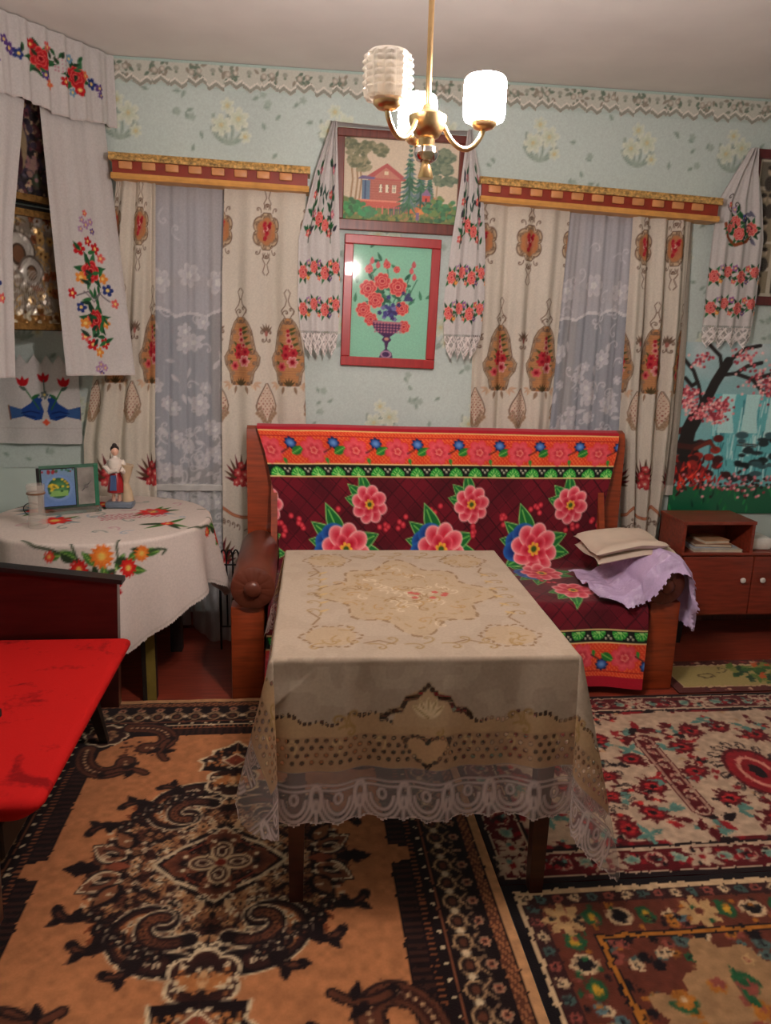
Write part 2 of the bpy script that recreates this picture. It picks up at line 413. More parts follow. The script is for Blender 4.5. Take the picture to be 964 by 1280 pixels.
for k, (a, b, z0, z1) in enumerate(WIN):
    yw = YB+.12
    fr = MB(); t = .055
    fr.box(a, a+t, yw, yw+.06, z0, z1, .004); fr.box(b-t, b, yw, yw+.06, z0, z1, .004)
    fr.box(a+t, b-t, yw, yw+.06, z0, z0+t, .004); fr.box(a+t, b-t, yw, yw+.06, z1-t, z1, .004)
    root = struct(fr.build('window_%d' % (k+1), WINW))
    MB().box((a+b)/2-.03, (a+b)/2+.03, yw+.004, yw+.056, z0+t, z1-t, .004).build('mullion', WINW, root)
    MB().box(a+t, b-t, yw+.006, yw+.054, 1.76, 1.81, .004).build('transom', WINW, root)
    MB().box(a, b, YB-.035, YB+.125, z0-.03, z0+.004, .004).build('window_sill', WINW, root)
    for xa, xb in ((a+t, (a+b)/2-.03), ((a+b)/2+.03, b-t)):
        for za, zb in ((z0+t, 1.76), (1.81, z1-t)): MB().box(xa-.004, xb+.004, yw+.026, yw+.031, za-.004, zb+.004).build('pane', PANE, root)
bbm = MB().box(XL, XR, YB-.018, YB-.0005, 0, .09, .003).build('baseboard_back', wood('baseboard_paint', (96, 44, 32), .4, (1, 9, 9))); struct(bbm)
# ================================================================== CARPETS
def rug_slab(cv, x0, y0, th, edge):
    """top grid plus side skirts down to the floor"""
    P = flatgrid(cv, (x0, y0, th), (1, 0, 0), (0, 1, 0))
    P[..., 2] += (vnoise(cv.ny, cv.nx, 14, 9)-.5)*.003
    x1, y1 = x0+cv.w, y0+cv.h; c = [(x0, y0), (x1, y0), (x1, y1), (x0, y1)]
    ev = [(x, y, th-.001) for x, y in c]+[(x, y, .0006) for x, y in c]
    return P, (np.array(ev), [(k, (k+1) % 4, (k+1) % 4+4, k+4) for k in range(4)]+[(7, 6, 5, 4)], edge)
def brown_rug():
    W, H = 1.62, 2.12; res = .006
    TAN, DK, BR, CR, MID = (178, 116, 74), (28, 17, 18), (92, 52, 36), (206, 182, 146), (58, 30, 24)
    cv = Cv(W, H, res, TAN, -W/2, -H/2)       # drawn in the upper-left quarter, mirrored twice
    x0, y1 = -W/2, H/2
    X, Y = cv.XY(); d = np.minimum(X-x0, y1-Y)   # distance from the outer edge
    along = np.where(X-x0 < y1-Y, Y, X)
    cv.mask(d < .03, (190, 140, 96)); cv.mask((d > .014) & (d < .018), DK)
    cv.mask((d >= .03) & (d < .305), DK)
    cv.mask((d > .033) & (d < .066), BR)
    hat = np.sin((along*1.0+d*1.6)*2*PI/.030) > .2; cv.mask((d > .036) & (d < .062) & hat, (150, 96, 62))
    cv.mask((d > .068) & (d < .072), (150, 110, 80))
    # main border: rows of scrolls and lattice
    n = int(1.2/.07)
    for side in (0, 1):
        for k in range(n+3):
            t = k*.075-.03
            for dd, kind in ((.092, 0), (.15, 1), (.118, 2)):
                if side == 0: px, py = x0+dd, y1-t-.05
                else: px, py = x0+t+.05, y1-dd
                if (side == 0 and py > y1-dd+.01) or (side == 1 and px < x0+dd-.01): continue
                if kind == 0: cv.flower(px, py, .017, 6, (186, 150, 116), (140, 64, 46), DK, .3)
                elif kind == 1:
                    cv.ring(px, py, .024, .028, .007, (176, 140, 100)); cv.ell(px, py, .011, .014, 0, BR); cv.flower(px+(.0 if side == 0 else .036), py+(.036 if side == 0 else 0), .013, 4, CR)
                else:
                    cv.line([(px-.014, py-.03), (px+.014, py), (px-.014, py+.03)] if side == 0 else [(px-.03, py-.014), (px, py+.014), (px+.03, py-.014)], .006, (160, 126, 92))
    cv.mask((d > .190) & (d < .194), (120, 70, 48)); cv.mask((d > .194) & (d < .222), DK)
    sp = (np.sin(along*2*PI/.052) > .86); cv.mask((d > .203) & (d < .213) & sp, CR)
    cv.mask((d > .222) & (d < .2265), CR)
    z = np.sin(along*2*PI/.018) > 0; cv.mask((d > .2265) & (d < .245) & z, (128, 74, 46)); cv.mask((d > .246) & (d < .249), (142, 84, 52))
    cmb = np.abs(((along/.026) % 1)*2-1); cv.mask((d > .249) & (d < .305) & (cmb > .5), (56, 32, 26))
    cv.mask((d > .300) & (d < .305), DK)
    # notch at the middle of the long side
    nt = (np.abs(Y) < .045) & (d > .245) & (d < .306); cv.mask(nt & ((np.abs(Y) < .03) | (d > .275)), TAN)
    # corner paisleys
    cx, cy = x0+.245, y1-.245
    cv.poly([(cx-.02, cy+.02), (cx+.24, cy+.02), (cx+.24, cy-.05), (cx+.16, cy-.06), (cx+.05, cy-.17), (cx+.05, cy-.26), (cx-.02, cy-.26)], DK)
    cv.flower(cx+.055, cy-.045, .085, 8, CR, None, lobe=.15); cv.flower(cx+.055, cy-.045, .076, 8, MID, DK, lobe=.15); cv.flower(cx+.055, cy-.045, .046, 6, (176, 130, 90), MID, DK); 
    for px, py, a, sg in ((cx+.14, cy+.012, -.02, -1), (cx+.012, cy-.15, -PI/2+.02, 1)):
        Q = [(px, py)]; aa = a; 
        for j in range(15): Q.append((Q[-1][0]+math.cos(aa)*.021, Q[-1][1]+math.sin(aa)*.021)); aa += sg*(.05+.028*j)
        cv.line(Q, .076, DK); cv.line(Q, .060, BR); cv.line(Q[1:-2], .034, MID)
        for p in Q[::1]: cv.ell(p[0], p[1], .006, .006, 0, (190, 150, 110))
        e = Q[9]; R2 = [(e[0]+.012, e[1]-.012)]; ab = aa-sg*1.5
        for j in range(9): R2.append((R2[-1][0]+math.cos(ab)*.018, R2[-1][1]+math.sin(ab)*.018)); ab -= sg*.16
        cv.line(R2, .034, DK); cv.line(R2[1:], .020, BR)
        cv.leaf(R2[4][0], R2[4][1], ab+1.6*sg, .07, .03, DK); cv.leaf(R2[6][0], R2[6][1], ab-1.1*sg, .06, .03, DK)
    cv.dots(26, cx+.13, cx+.26, cy-.2, cy-.10, .007, [BR, MID], 4)
    # medallion (centre 0,0)
    th = np.arctan2(Y, -X); r = np.hypot(X/.97, Y)
    rim = .375+.030*np.cos(8*th)+.016*np.cos(16*th+.5)+.008*np.cos(38*th)
    cv.mask((r < rim+.02) & (np.sin(th*60) > .3), (122, 64, 36))
    cv.mask(r < rim, DK)
    g = random.Random(3)
    for k in range(330):
        a, q = g.uniform(PI/2, PI), g.uniform(.14, .37); px, py = q*math.cos(a), q*math.sin(a)
        c = g.choice([BR, (150, 100, 64), (176, 130, 88), MID, CR]); t = g.random()
        if t < .5: cv.flower(px, py, g.uniform(.009, .016), 4, c, None, DK, .3)
        elif t < .8: cv.curl(px, py, g.uniform(0, 6), .03, .006, c, 1.5, g.choice([-1, 1]))
        else: cv.leaf(px, py, g.uniform(0, 6), .034, .014, c)
    # bold paisley pairs along top and the side palmettes
    for (px, py, a, s, L) in ((-.07, .385, PI+.10, 1, .025), (-.05, .30, PI-.3, 1, .0165)):
        Q = [(px, py)]; aa = a
        for j in range(14): Q.append((Q[-1][0]+math.cos(aa)*L, Q[-1][1]+math.sin(aa)*L)); aa += s*(.07+.035*j)
        w = .082 if L > .02 else .046
        cv.line(Q, w+.011, CR); cv.line(Q, w, DK); cv.line(Q[2:], w*.72, (52, 28, 24)); cv.line(Q[6:], w*.40, (150, 92, 54))
        for p in Q[2:]: cv.flower(p[0], p[1], .010, 4, CR if L > .02 else BR, None, DK, .3)
    for (px, py, a) in ((-.17, .37, 2.0), (-.27, .31, 2.6), (-.35, .20, 2.9)):
        Q = [(px, py)]; aa = a
        for j in range(6): Q.append((Q[-1][0]+math.cos(aa)*.015, Q[-1][1]+math.sin(aa)*.015)); aa += .30
        cv.line(Q, .032, DK); cv.line(Q[3:-1], .010, BR); cv.leaf(Q[3][0], Q[3][1], aa-2.2, .05, .028, DK); cv.leaf(Q[1][0], Q[1][1], aa+.2, .05, .03, DK)
    for k in range(5):
        aa = PI*.62+k*.16; cv.ell(.372*math.cos(aa), .372*math.sin(aa), .030, .026, 0, DK)
        for q in range(4): cv.ell(.372*math.cos(aa)+.014*math.cos(q*1.6+.6), .372*math.sin(aa)+.014*math.sin(q*1.6+.6), .0042, .0042, 0, [CR, BR][q % 2])
    cv.leaf(-.27, .030, PI-.55, .145, .105, DK); cv.leaf(-.28, .034, PI-.55, .128, .088, CR); cv.leaf(-.286, .037, PI-.55, .112, .068, (112, 66, 44)); cv.leaf(-.30, .044, PI-.55, .07, .03, DK); cv.curl(-.31, .06, 2.6, .05, .007, CR)
    cv.leaf(-.27, .075, PI-1.0, .12, .07, DK); cv.leaf(-.28, .085, PI-1.0, .09, .042, (128, 80, 52)); cv.dots(10, -.36, -.28, .09, .16, .005, [CR, BR], 31)
    for k in range(7): cv.ell(-.30+.012*k, .035+.014*k, .008, .007, 0, [(150, 100, 66), MID, CR][k % 3])
    cv.poly([(-.34, 0), (-.30, .022), (-.25, 0), (-.30, -.022)], (128, 66, 44))
    cv.poly([(-.455, 0), (-.405, .035), (-.365, 0), (-.405, -.035)], DK)
    # centre diamond and quatrefoil
    cv.poly([(-.20, 0), (-.05, .15), (0, .20), (0, -.01), (-.2, -.01)], DK); cv.dots(70, -.16, 0, 0, .16, .006, [BR, (130, 80, 52), MID, CR], 17, lambda x, y: y < .17+x)
    cv.line([(-.195, 0), (-.12, .075), (-.05, .115), (0, .165)], .012, CR); cv.line([(-.165, 0), (-.10, .055), (0, .135)], .006, (140, 60, 40))
    cv.flower(-.105, .0, .058, 5, (120, 66, 42), MID, DK, .25, rot=PI); cv.flower(0, .10, .055, 5, (120, 66, 42), MID, DK, .25, rot=PI/2); cv.ell(-.105, .03, .008, .008, 0, CR); cv.ell(-.03, .10, .008, .008, 0, CR)
    for a in (0, PI/2, PI, -PI/2):
        cv.ell(.05*math.cos(a), .05*math.sin(a), .045, .034, a, (196, 168, 130)); cv.ell(.052*math.cos(a), .052*math.sin(a), .034, .024, a, MID); cv.ring(.05*math.cos(a), .05*math.sin(a), .02, .013, .006, CR, a)
    cv.ell(0, 0, .016, .016, 0, (120, 40, 26)); cv.curl(-.01, .14, 2, .05, .007, CR); cv.leaf(-.03, .16, 1.9, .05, .02, (196, 160, 120))
    # cap and pendant
    cv.flower(0, .43, .10, 6, CR, None, lobe=.2, rot=PI/2); cv.flower(0, .43, .088, 6, MID, DK, lobe=.2, rot=PI/2)
    cv.ell(-.035, .44, .034, .024, .6, (176, 112, 64)); cv.ell(0, .43, .014, .03, 0, (196, 150, 104)); cv.dots(16, -.07, 0, .38, .48, .006, [CR, (176, 112, 64)], 9)
    P = [(-.12, .50), (-.11, .545), (-.135, .57), (-.09, .60), (-.08, .64), (-.035, .66), (0, .70), (0, .49)]
    cv.poly(P, DK); cv.line(P[:-1], .011, CR); cv.dots(40, -.10, 0, .51, .63, .0075, [CR, BR, (176, 112, 64)], 12)
    cv.poly([(-.045, .565), (0, .61), (0, .52)], (130, 58, 38)); cv.line([(-.045, .565), (0, .61)], .008, CR); cv.line([(-.045, .565), (0, .52)], .008, CR)
    cv.mirror_x(); cv.mirror_y(); cv.warp(.004, 1.6, 21); cv.vary(.09, 3, 4); cv.vary(.06, 60, 8)
    P, ex = rug_slab(cv, -1.04, .975, .010, (60, 34, 26))
    tag(sheet('carpet', P, cv, M_pile, None, True, ex), 'tan carpet with a dark brown medallion and scroll border under the table and couch', 'carpet')
brown_rug()
def red_rug():
    W, H = 1.95, 1.155; x0, y0 = .582, 1.875
    CRM, RED, DR, DK, TEAL, PK = (200, 176, 150), (150, 24, 34), (92, 14, 22), (30, 16, 20), (92, 142, 132), (206, 150, 130)
    cv = Cv(W, H, .006, DR, x0, y0); X, Y = cv.XY()
    d = np.minimum(np.minimum(X-x0, x0+W-X), np.minimum(Y-y0, y0+H-Y))
    cv.mask(d < .022, DK); cv.mask((d > .022) & (d < .030), CRM); cv.mask((d > .128) & (d < .136), CRM); cv.mask((d > .136) & (d < .150), DK)
    def border(px, py, k):
        g = random.Random(k)
        if k % 4 == 0:
            cv.flower(px, py, .044, 8, CRM, None, RED, .25, lobe=.6)
            for a in (.7, 2.4, 3.8, 5.6): cv.leaf(px+.02*math.cos(a), py+.02*math.sin(a), a, .05, .024, CRM)
        elif k % 4 == 2: cv.ell(px, py, .032, .032, 0, CRM); cv.flower(px, py, .028, 6, RED, DK, DK, .4)
        else: cv.ell(px, py, .020, .028, g.uniform(0, 3), TEAL, (190, 200, 170)); cv.leaf(px+.02, py-.02, .6, .045, .02, RED)
        for _ in range(4): cv.ell(px+g.uniform(-.03, .03), py+g.uniform(-.03, .03), .008, .008, 0, g.choice([RED, DK, TEAL, CRM]))
    for k in range(int(W/.075)): border(x0+.06+k*.075, y0+.079, k); border(x0+.06+k*.075, y0+H-.079, k+1)
    for k in range(int((H-.3)/.075)): border(x0+.079, y0+.16+k*.075, k)
    f0, f1, g0, g1 = x0+.15, x0+W-.15, y0+.15, y0+H-.15
    cv.rect(f0, f1, g0, g1, CRM)
    G = random.Random(8)
    for _ in range(60): cv.ell(G.uniform(f0, f1), G.choice([g0, g1]), .04, .016, 0, G.choice([DR, RED, DK]))
    for _ in range(34): cv.ell(f0, G.uniform(g0, g1), .018, .03, 0, G.choice([DR, RED]))
    def burst(px, py, R, a=0.0):
        for k in range(12): cv.leaf(px, py, k*.52+G.uniform(-.2, .2), R*G.uniform(.8, 1.35), R*.45, DR)
        cv.ell(px, py, R*.86, R*.62, a, DR); cv.ell(px, py, R*.6, R*.40, a, RED); cv.ell(px, py, R*.25, R*.2, a, DK); 
        for k in range(5): cv.ell(px+R*.4*math.cos(k*1.26), py+R*.3*math.sin(k*1.26), R*.14, R*.10, 0, (196, 50, 46))
    def teal(px, py):
        for k in range(4): cv.leaf(px, py, G.uniform(0, 6), .06, .022, TEAL)
    for cxx in (1.03, 1.70, 2.35):                       # panels between upright outlined bars
        for k in range(11):
            a = k*.571+.3; qx, qy = cxx+.24*math.cos(a), 2.42+.32*math.sin(a)
            burst(qx, qy, .056, a); teal(qx+.07*math.cos(a+.9), qy+.07*math.sin(a+.9))
        for k in range(16):
            a = k*.39; cv.leaf(cxx+.10*math.cos(a), 2.40+.15*math.sin(a), a+.8, .06, .014, DK); cv.curl(cxx+.12*math.cos(a), 2.40+.18*math.sin(a), a, .05, .006, DK)
        if cxx < 1.2:
            for k in range(7): burst(cxx+.09*math.cos(k*.9), 2.40+.15*math.sin(k*.9), .045, k)
            continue
        cv.ell(cxx, 2.40, .105, .155, 0, RED); cv.ring(cxx, 2.40, .105, .155, .012, DR); cv.ell(cxx, 2.40, .066, .105, 0, (222, 150, 130)); cv.ell(cxx, 2.40, .05, .085, 0, RED); cv.ell(cxx, 2.40, .025, .045, 0, DK)
    for bx in (1.365, 2.03):
        for k in range(22): cv.leaf(bx+G.uniform(-.07, .07), G.choice([2.10, 2.71])+G.uniform(-.05, .05), G.uniform(0, 6), .07, .034, G.choice([DR, DR, DK, RED, TEAL]))
        for w, c in ((.082, DR), (.070, CRM), (.052, DR)): cv.line([(bx, 2.19), (bx, 2.64)], w, c)
        for k in range(10): cv.curl(bx+(.008 if k % 2 else -.008), 2.19+k*.05, 1.2, .045, .008, CRM, 2, 1 if k % 2 else -1); cv.ell(bx, 2.2+k*.05, .007, .007, 0, PK)
    for _ in range(150):
        px, py = G.uniform(f0, f1), G.uniform(g0, g1)
        if min(abs(px-q) for q in (1.365, 2.03)) < .06 or min(math.hypot((px-q)/.15, (py-2.40)/.20) for q in (1.70, 2.35)) < 1: continue
        c = G.choice([DR, DR, RED, DK, TEAL])
        for k in range(3): cv.leaf(px, py, G.uniform(0, 6), .045, .018, c)
        cv.ell(px, py, .010, .009, 0, G.choice([RED, (196, 50, 46), CRM]))
    cv.dots(60, f0, f1, g0, g1, .010, [TEAL, DR, RED, (196, 160, 120)], 6)
    for a, b, c in ((.022, .030, CRM), (.126, .135, CRM), (.135, .146, DK)): cv.mask((d > a) & (d < b), c)
    cv.c = cv.c*np.array((.90, .87, .85))
    cv.warp(.005, 2.2, 31); cv.vary(.10, 3, 14)
    P, ex = rug_slab(cv, x0, y0, .009, (60, 16, 18))
    tag(sheet('carpet', P, cv, M_pile, None, True, ex), 'crimson and cream floral carpet in front of the mahogany cabinet', 'carpet')
red_rug()
def ochre_rug():
    W, H = 1.5, 1.0; x0, y0 = .582, .873
    TAN, GOLD, BRN, DK, GRN, ROSE, CRM = (170, 134, 94), (178, 114, 42), (104, 52, 38), (26, 20, 24), (36, 92, 56), (150, 78, 66), (214, 186, 146)
    cv = Cv(W, H, .006, DK, x0, y0); X, Y = cv.XY()
    d = np.minimum(X-x0, y0+H-Y); al = np.where(X-x0 < y0+H-Y, Y, X)
    cv.mask((d > .026) & (d < .042), CRM); cv.mask((d > .042) & (d < .205), BRN); cv.mask((d > .042) & (d < .085), (58, 30, 30))
    def at(dd, t): return ((x0+dd, y0+H-t), (x0+t, y0+H-dd))
    G = random.Random(5)
    for side in (0, 1):
        for k in range(24):
            px, py = at(.064, .05+k*.05)[side]; cv.flower(px, py, .017, 5, [CRM, (70, 96, 92), ROSE][k % 3], None, DK, .3)
        for k in range(15):
            px, py = at(.143, .143+k*.078)[side]; j = k % 5
            if j == 0:
                cv.flower(px, py, .062, 8, (196, 160, 110), None, BRN, .22, lobe=.6)
            elif j in (2,): cv.ell(px, py, .038, .034, 0, CRM); cv.ell(px, py, .024, .022, 0, DK)
            elif j in (1, 3): cv.ell(px, py, .026, .032, 0, GRN); cv.ell(px, py, .010, .018, 0, (206, 160, 50))
            else:
                for _ in range(5): cv.flower(px+G.uniform(-.03, .03), py+G.uniform(-.04, .04), .018, 5, G.choice([CRM, GOLD, ROSE, (90, 120, 126)]), None, DK, .3)
            for _ in range(4): cv.ell(px+G.uniform(-.045, .045), py+G.uniform(-.045, .045), .008, .008, 0, G.choice([ROSE, GRN, DK, GOLD]))
    cv.mask((d > .200) & (d < .206), DK); cv.mask((d > .206) & (d < .220), GOLD); cv.mask((d > .220) & (d < .225), DK); cv.mask(d >= .225, BRN)
    fx, fy = x0+.225, y0+H-.225
    for k in range(120):
        t = G.uniform(0, 1.1); 
        px, py = (fx+G.uniform(0, .09), fy-t) if k % 2 else (fx+t, fy-G.uniform(0, .09))
        cv.flower(px, py, G.uniform(.015, .028), 5, G.choice([CRM, ROSE, DK, GOLD, BRN, (80, 104, 100)]), None, DK, .3)
    for k in range(150):
        px, py = fx+G.uniform(0, 1.2), fy-G.uniform(0, .8); cv.flower(px, py, G.uniform(.012, .024), 5, G.choice([CRM, ROSE, DK, GOLD, GRN, (150, 110, 70), (80, 104, 100)]), None, DK, .3)
    cx, cy = fx+.33, fy-.36
    th = np.arctan2(Y-cy, X-cx); r = np.hypot((X-cx), (Y-cy)*.92)
    cv.mask(r < .29+.03*np.cos(7*th)+.02*np.cos(17*th), TAN)
    for k in range(60):
        a, q = G.uniform(0, 6.28), G.uniform(.12, .27); px, py = cx+q*math.cos(a), cy+q*math.sin(a)
        c = G.choice([GRN, ROSE, GOLD, GOLD, ROSE, (110, 40, 44), (196, 160, 110)])
        cv.flower(px, py, G.uniform(.018, .036), 5, c, None, G.choice([DK, ROSE, CRM]), .3)
        if k % 3 == 0: cv.leaf(px, py, a, .07, .026, GRN)
    cv.flower(cx, cy, .12, 8, ROSE, (110, 36, 40), None); cv.flower(cx, cy, .075, 8, CRM, None, (60, 70, 70), .4); cv.flower(cx, cy, .04, 6, (140, 50, 50))
    for a, b, c in ((.026, .042, CRM), (.200, .206, DK), (.206, .219, GOLD), (.219, .225, DK)): cv.mask((d > a) & (d < b), c)
    cv.c = cv.c*np.array((.90, .87, .85))
    cv.warp(.005, 2.2, 41); cv.vary(.10, 3, 24)
    P, ex = rug_slab(cv, x0, y0, .009, (30, 22, 24))
    tag(sheet('carpet', P, cv, M_pile, None, True, ex), 'ochre and rose floral carpet with a gold line, edge to edge with the crimson carpet', 'carpet')
ochre_rug()
def mat_rug():
    W, H = .95, .34; x0, y0 = 1.72, 3.05
    cv = Cv(W, H, .006, (92, 40, 34), x0, y0); X, Y = cv.XY(); d = np.minimum(np.minimum(X-x0, x0+W-X), np.minimum(Y-y0, y0+H-Y))
    cv.mask((d > .05) & (d < .06), (196, 160, 120)); cv.mask(d > .06, (170, 150, 92))
    G = random.Random(3)
    for k in range(90): cv.leaf(G.uniform(x0+.35, x0+W-.07), G.uniform(y0+.07, y0+H-.08), G.uniform(.2, 1.2), .10, .03, G.choice([(60, 96, 44), (96, 120, 52), (130, 130, 60), (196, 90, 40), (40, 70, 40)]))
    cv.ring(x0+.22, y0+.17, .035, .02, .008, (90, 70, 40)); cv.curl(x0+.3, y0+.2, 0, .08, .008, (80, 70, 40))
    for k in range(40): cv.ell(x0+G.uniform(0, W), y0+G.choice([.025, H-.025]), .014, .010, 0, G.choice([(196, 150, 120), (60, 20, 24), (150, 60, 50)]))
    cv.warp(.008, 2.4, 51)
    P, ex = rug_slab(cv, x0, y0, .006, (60, 30, 24))
    tag(sheet('floor_mat', P, cv, M_pile, None, True, ex), 'small olive pictorial mat with red edge under the front of the cabinet', 'mat')
mat_rug()

# ================================================================== SOFA
def sofa():
    cx = .71
    so = thing('sofa', 'old wooden sofa with round bolster arms against the back wall', 'sofa', (cx, 3.45, 0))
    LEATH = plain('brown_leatherette', (104, 52, 36), .35, 0, .12, 8, .1, 120)
    UPH = plain('maroon_upholstery', (84, 22, 28), .85)
    for s in (-1, 1):
        def mx(a, b): return (cx+s*a, cx+s*b) if s > 0 else (cx+s*b, cx+s*a)
        a, b = mx(.855, .995)
        MB().box(a, b, 3.10, 3.20, 0, .425, .008).build('front_post', WOOD_RED, so, True)
        a2, b2 = mx(.875, .975); MB().box(a2, b2, 3.19, 3.74, .07, .40, .006).build('side_panel', WOOD_RED, so)
        a3, b3 = mx(.845, .965)
        pts = [(3.785, 0), (3.872, 0), (3.872, 1.05), (3.862, 1.085), (3.84, 1.103), (3.805, 1.09), (3.785, 1.03)]
        MB().prism(pts, 'X', a3, b3).build('back_post', WOOD_RED, so, True)
        # inner wing, deeper towards the seat
        w = [(3.86, .42), (3.60, .42), (3.66, .62), (3.735, .85), (3.765, 1.0), (3.80, 1.06), (3.86, 1.06)]
        a4, b4 = mx(.815, .845); MB().prism(w, 'X', a4, b4).build('back_wing', WOOD_RED, so, True)
        c = (cx+s*.90, 0, .512); r = .093
        bo = MB().lathe([(r*.90, 3.085), (r, 3.10), (r, 3.70), (r*.9, 3.72)], c, 36, 'Y').build('bolster_arm', LEATH, so, True)
        ca = MB(); n = 72; v = [(c[0], 3.068, c[2])]; f = []
        for rr, yy in ((.35, 3.070), (.75, 3.071), (.97, 3.080)):
            for k in range(n):
                t = 2*PI*k/n; q = -.0016 if k % 6 == 0 else 0
                v.append((c[0]+r*rr*math.cos(t), yy-q, c[2]+r*rr*math.sin(t)))
        for k in range(n): f.append((0, 1+(k+1) % n, 1+k))
        for j in range(2):
            for k in range(n): f.append((1+j*n+k, 1+j*n+(k+1) % n, 1+(j+1)*n+(k+1) % n, 1+(j+1)*n+k))
        ca.add(v, f).build('pleated_end', LEATH, bo, True)
        MB().ball((c[0], 3.064, c[2]), .036, 20, 12, (1, .55, 1)).build('end_button', LEATH, bo, True)
    MB().box(cx-.845, cx+.845, 3.12, 3.74, .20, .40, .03).build('seat', UPH, so, True)
    bk = [(3.86, .20), (3.70, .36), (3.695, .45), (3.765, 1.04), (3.79, 1.075), (3.83, 1.08), (3.86, 1.05)]
    MB().prism(bk, 'X', cx-.82, cx+.82).build('backrest', UPH, so, True)
    MB().box(cx-.86, cx+.86, 3.14, 3.17, .09, .21, .004).build('front_rail', WOOD_RED, so)
sofa()
def blanket():
    prof = [(3.880, .97), (3.880, 1.07), (3.865, 1.105), (3.82, 1.112), (3.775, 1.100), (3.752, 1.05), (3.718, .80), (3.685, .53), (3.66, .455), (3.60, .425), (3.40, .428), (3.18, .432), (3.10, .425), (3.078, .40), (3.070, .33), (3.064, .10), (3.06, .022)]
    pr = np.array(prof); seg = np.r_[0, np.cumsum(np.hypot(*np.diff(pr, axis=0).T))]; L = seg[-1]
    W = 1.85; res = .0055
    cv = Cv(W, L, res, (112, 14, 32))       # y = distance from the top edge along the cloth
    X, Y = cv.XY()
    dg = np.maximum(np.abs(((X+Y)/.085) % 1-.5), np.abs(((X-Y)/.085) % 1-.5)); cv.mask(dg > .455, (66, 6, 20))
    bl = (np.sin((X+Y)*2*PI/.34) > .2)*1.0+(np.sin((X-Y)*2*PI/.34) > .2); cv.put((slice(None), slice(None)), bl*.22, (52, 4, 16))
    vt = .235                                 # where the cloth turns over the top of the back
    def band(y0, flip):
        def yy(t): return y0-t if flip else y0+t
        def R(t0, t1, c): cv.rect(-.01, W+.01, min(yy(t0), yy(t1)), max(yy(t0), yy(t1)), c)
        R(-.4, .0, (176, 14, 40)); R(0, .003, (236, 190, 120)); R(.003, .166, (224, 66, 34))
        q = cv.sub(-.01, W+.01, min(yy(.003), yy(.166)), max(yy(.003), yy(.166)))
        if q:
            sl, x, y = q; t = np.abs(y-y0); m = (((np.sin(x*2*PI/.021)*np.sin(t*2*PI/.021)) > .25) & (t > .028)) | ((np.sin(x*2*PI/.016)*np.sin(t*2*PI/.02) > .2) & (t < .026))
            cv.put(sl, m*.75, (240, 120, 64)); cv.put(sl, ((t > .026) & (t < .030))*.9, (176, 26, 30))
        R(.166, .171, (236, 206, 140)); R(.171, .226, (16, 22, 18)); R(.226, .231, (236, 206, 140))
        for k in range(9):
            x = .035+k*.2145
            cv.flower(x, yy(.10), .068, 7, (226, 60, 76), (240, 120, 120), None, lobe=.3, rot=k); cv.flower(x, yy(.10), .045, 6, (236, 96, 104), (190, 20, 40), None, rot=k+.4); cv.flower(x, yy(.10), .020, 5, (246, 160, 140), (206, 40, 50))
            b = x+.107; cv.line([(x+.05, yy(.11)), (b-.02, yy(.09)), (b, yy(.06))], .006, (60, 30, 30))
            cv.flower(b, yy(.062), .032, 8, (20, 30, 70), None, lobe=.3); cv.ell(b, yy(.062), .024, .022, 0, (110, 156, 216), (28, 66, 140)); 
            cv.leaf(b-.005, yy(.115), -.5 if not flip else .5, .075, .042, (34, 120, 44), (150, 210, 90)); cv.leaf(b-.05, yy(.135), 1.3, .034, .018, (60, 140, 50))
        for k in range(18):
            x = .045+k*.1045; base = yy(.222); sg = 1 if flip else -1
            q = cv.sub(x-.04, x+.04, min(base, base+sg*.042), max(base, base+sg*.042))
            if q:
                sl, u, v = q; rr = np.hypot((u-x)/.036, (v-base)/.040); th = np.arctan2(np.abs(v-base), u-x)
                cv.put(sl, (rr < 1).astype(float), (44, 160, 60)); cv.put(sl, (((rr < .85) & (np.sin(th*12) > .3)) & (rr > .35)).astype(float), (140, 220, 110)); cv.put(sl, ((rr < .3)).astype(float), (170, 226, 130))
            for j in range(3): cv.ell(x+.052+(j-1)*.012, yy(.19+(.012 if j == 1 else 0)), .005, .005, 0, (236, 230, 200))
    b0, b1 = vt+.010, L-.055
    def peony(x, y, R, a=0.0, blue=False, leaves=True, sg=1):
        if leaves:
            for la, LL in ((2.4, 1.45), (1.8, 1.7), (2.9, 1.3)) if not blue else ((2.0, 1.9), (2.5, 1.7), (2.9, 1.5), (-.1, 1.5), (.4, 1.4), (-2.6, 1.5)):
                cv.leaf(x+R*.3*math.cos(la), y-sg*R*.3*math.sin(la), -sg*la, R*LL*.86, R*.66, (150, 214, 120)); cv.leaf(x+R*.3*math.cos(la), y-sg*R*.3*math.sin(la), -sg*la, R*LL*.82, R*.58, (22, 112, 48), (120, 200, 90))
        if blue:
            for ba in (2.7, 3.3, 2.2): cv.ell(x+R*.85*math.cos(ba), y-sg*R*.7*math.sin(ba), R*.5, R*.42, 0, (20, 40, 110), (40, 110, 190))
        for k in range(8):
            t = a+k*PI/4; px, py = x+R*.58*math.cos(t), y+R*.58*math.sin(t)
            cv.ell(px, py, R*.44, R*.36, t, (250, 200, 190)); cv.ell(px, py, R*.41, R*.33, t, (214, 36, 62), (250, 156, 158))
        for k in range(5):
            t = a+.3+k*2*PI/5; cv.ell(x+R*.28*math.cos(t), y+R*.28*math.sin(t), R*.31, R*.25, t, (190, 16, 44), (242, 112, 124))
        cv.flower(x, y, R*.27, 7, (244, 196, 70), (230, 140, 40), (60, 90, 30), .45); 
    def berries(x, y, g):
        for k in range(5): cv.ell(x+g.uniform(-.035, .035), y+g.uniform(-.035, .035), .014, .014, 0, (236, 90, 96), (180, 16, 40))
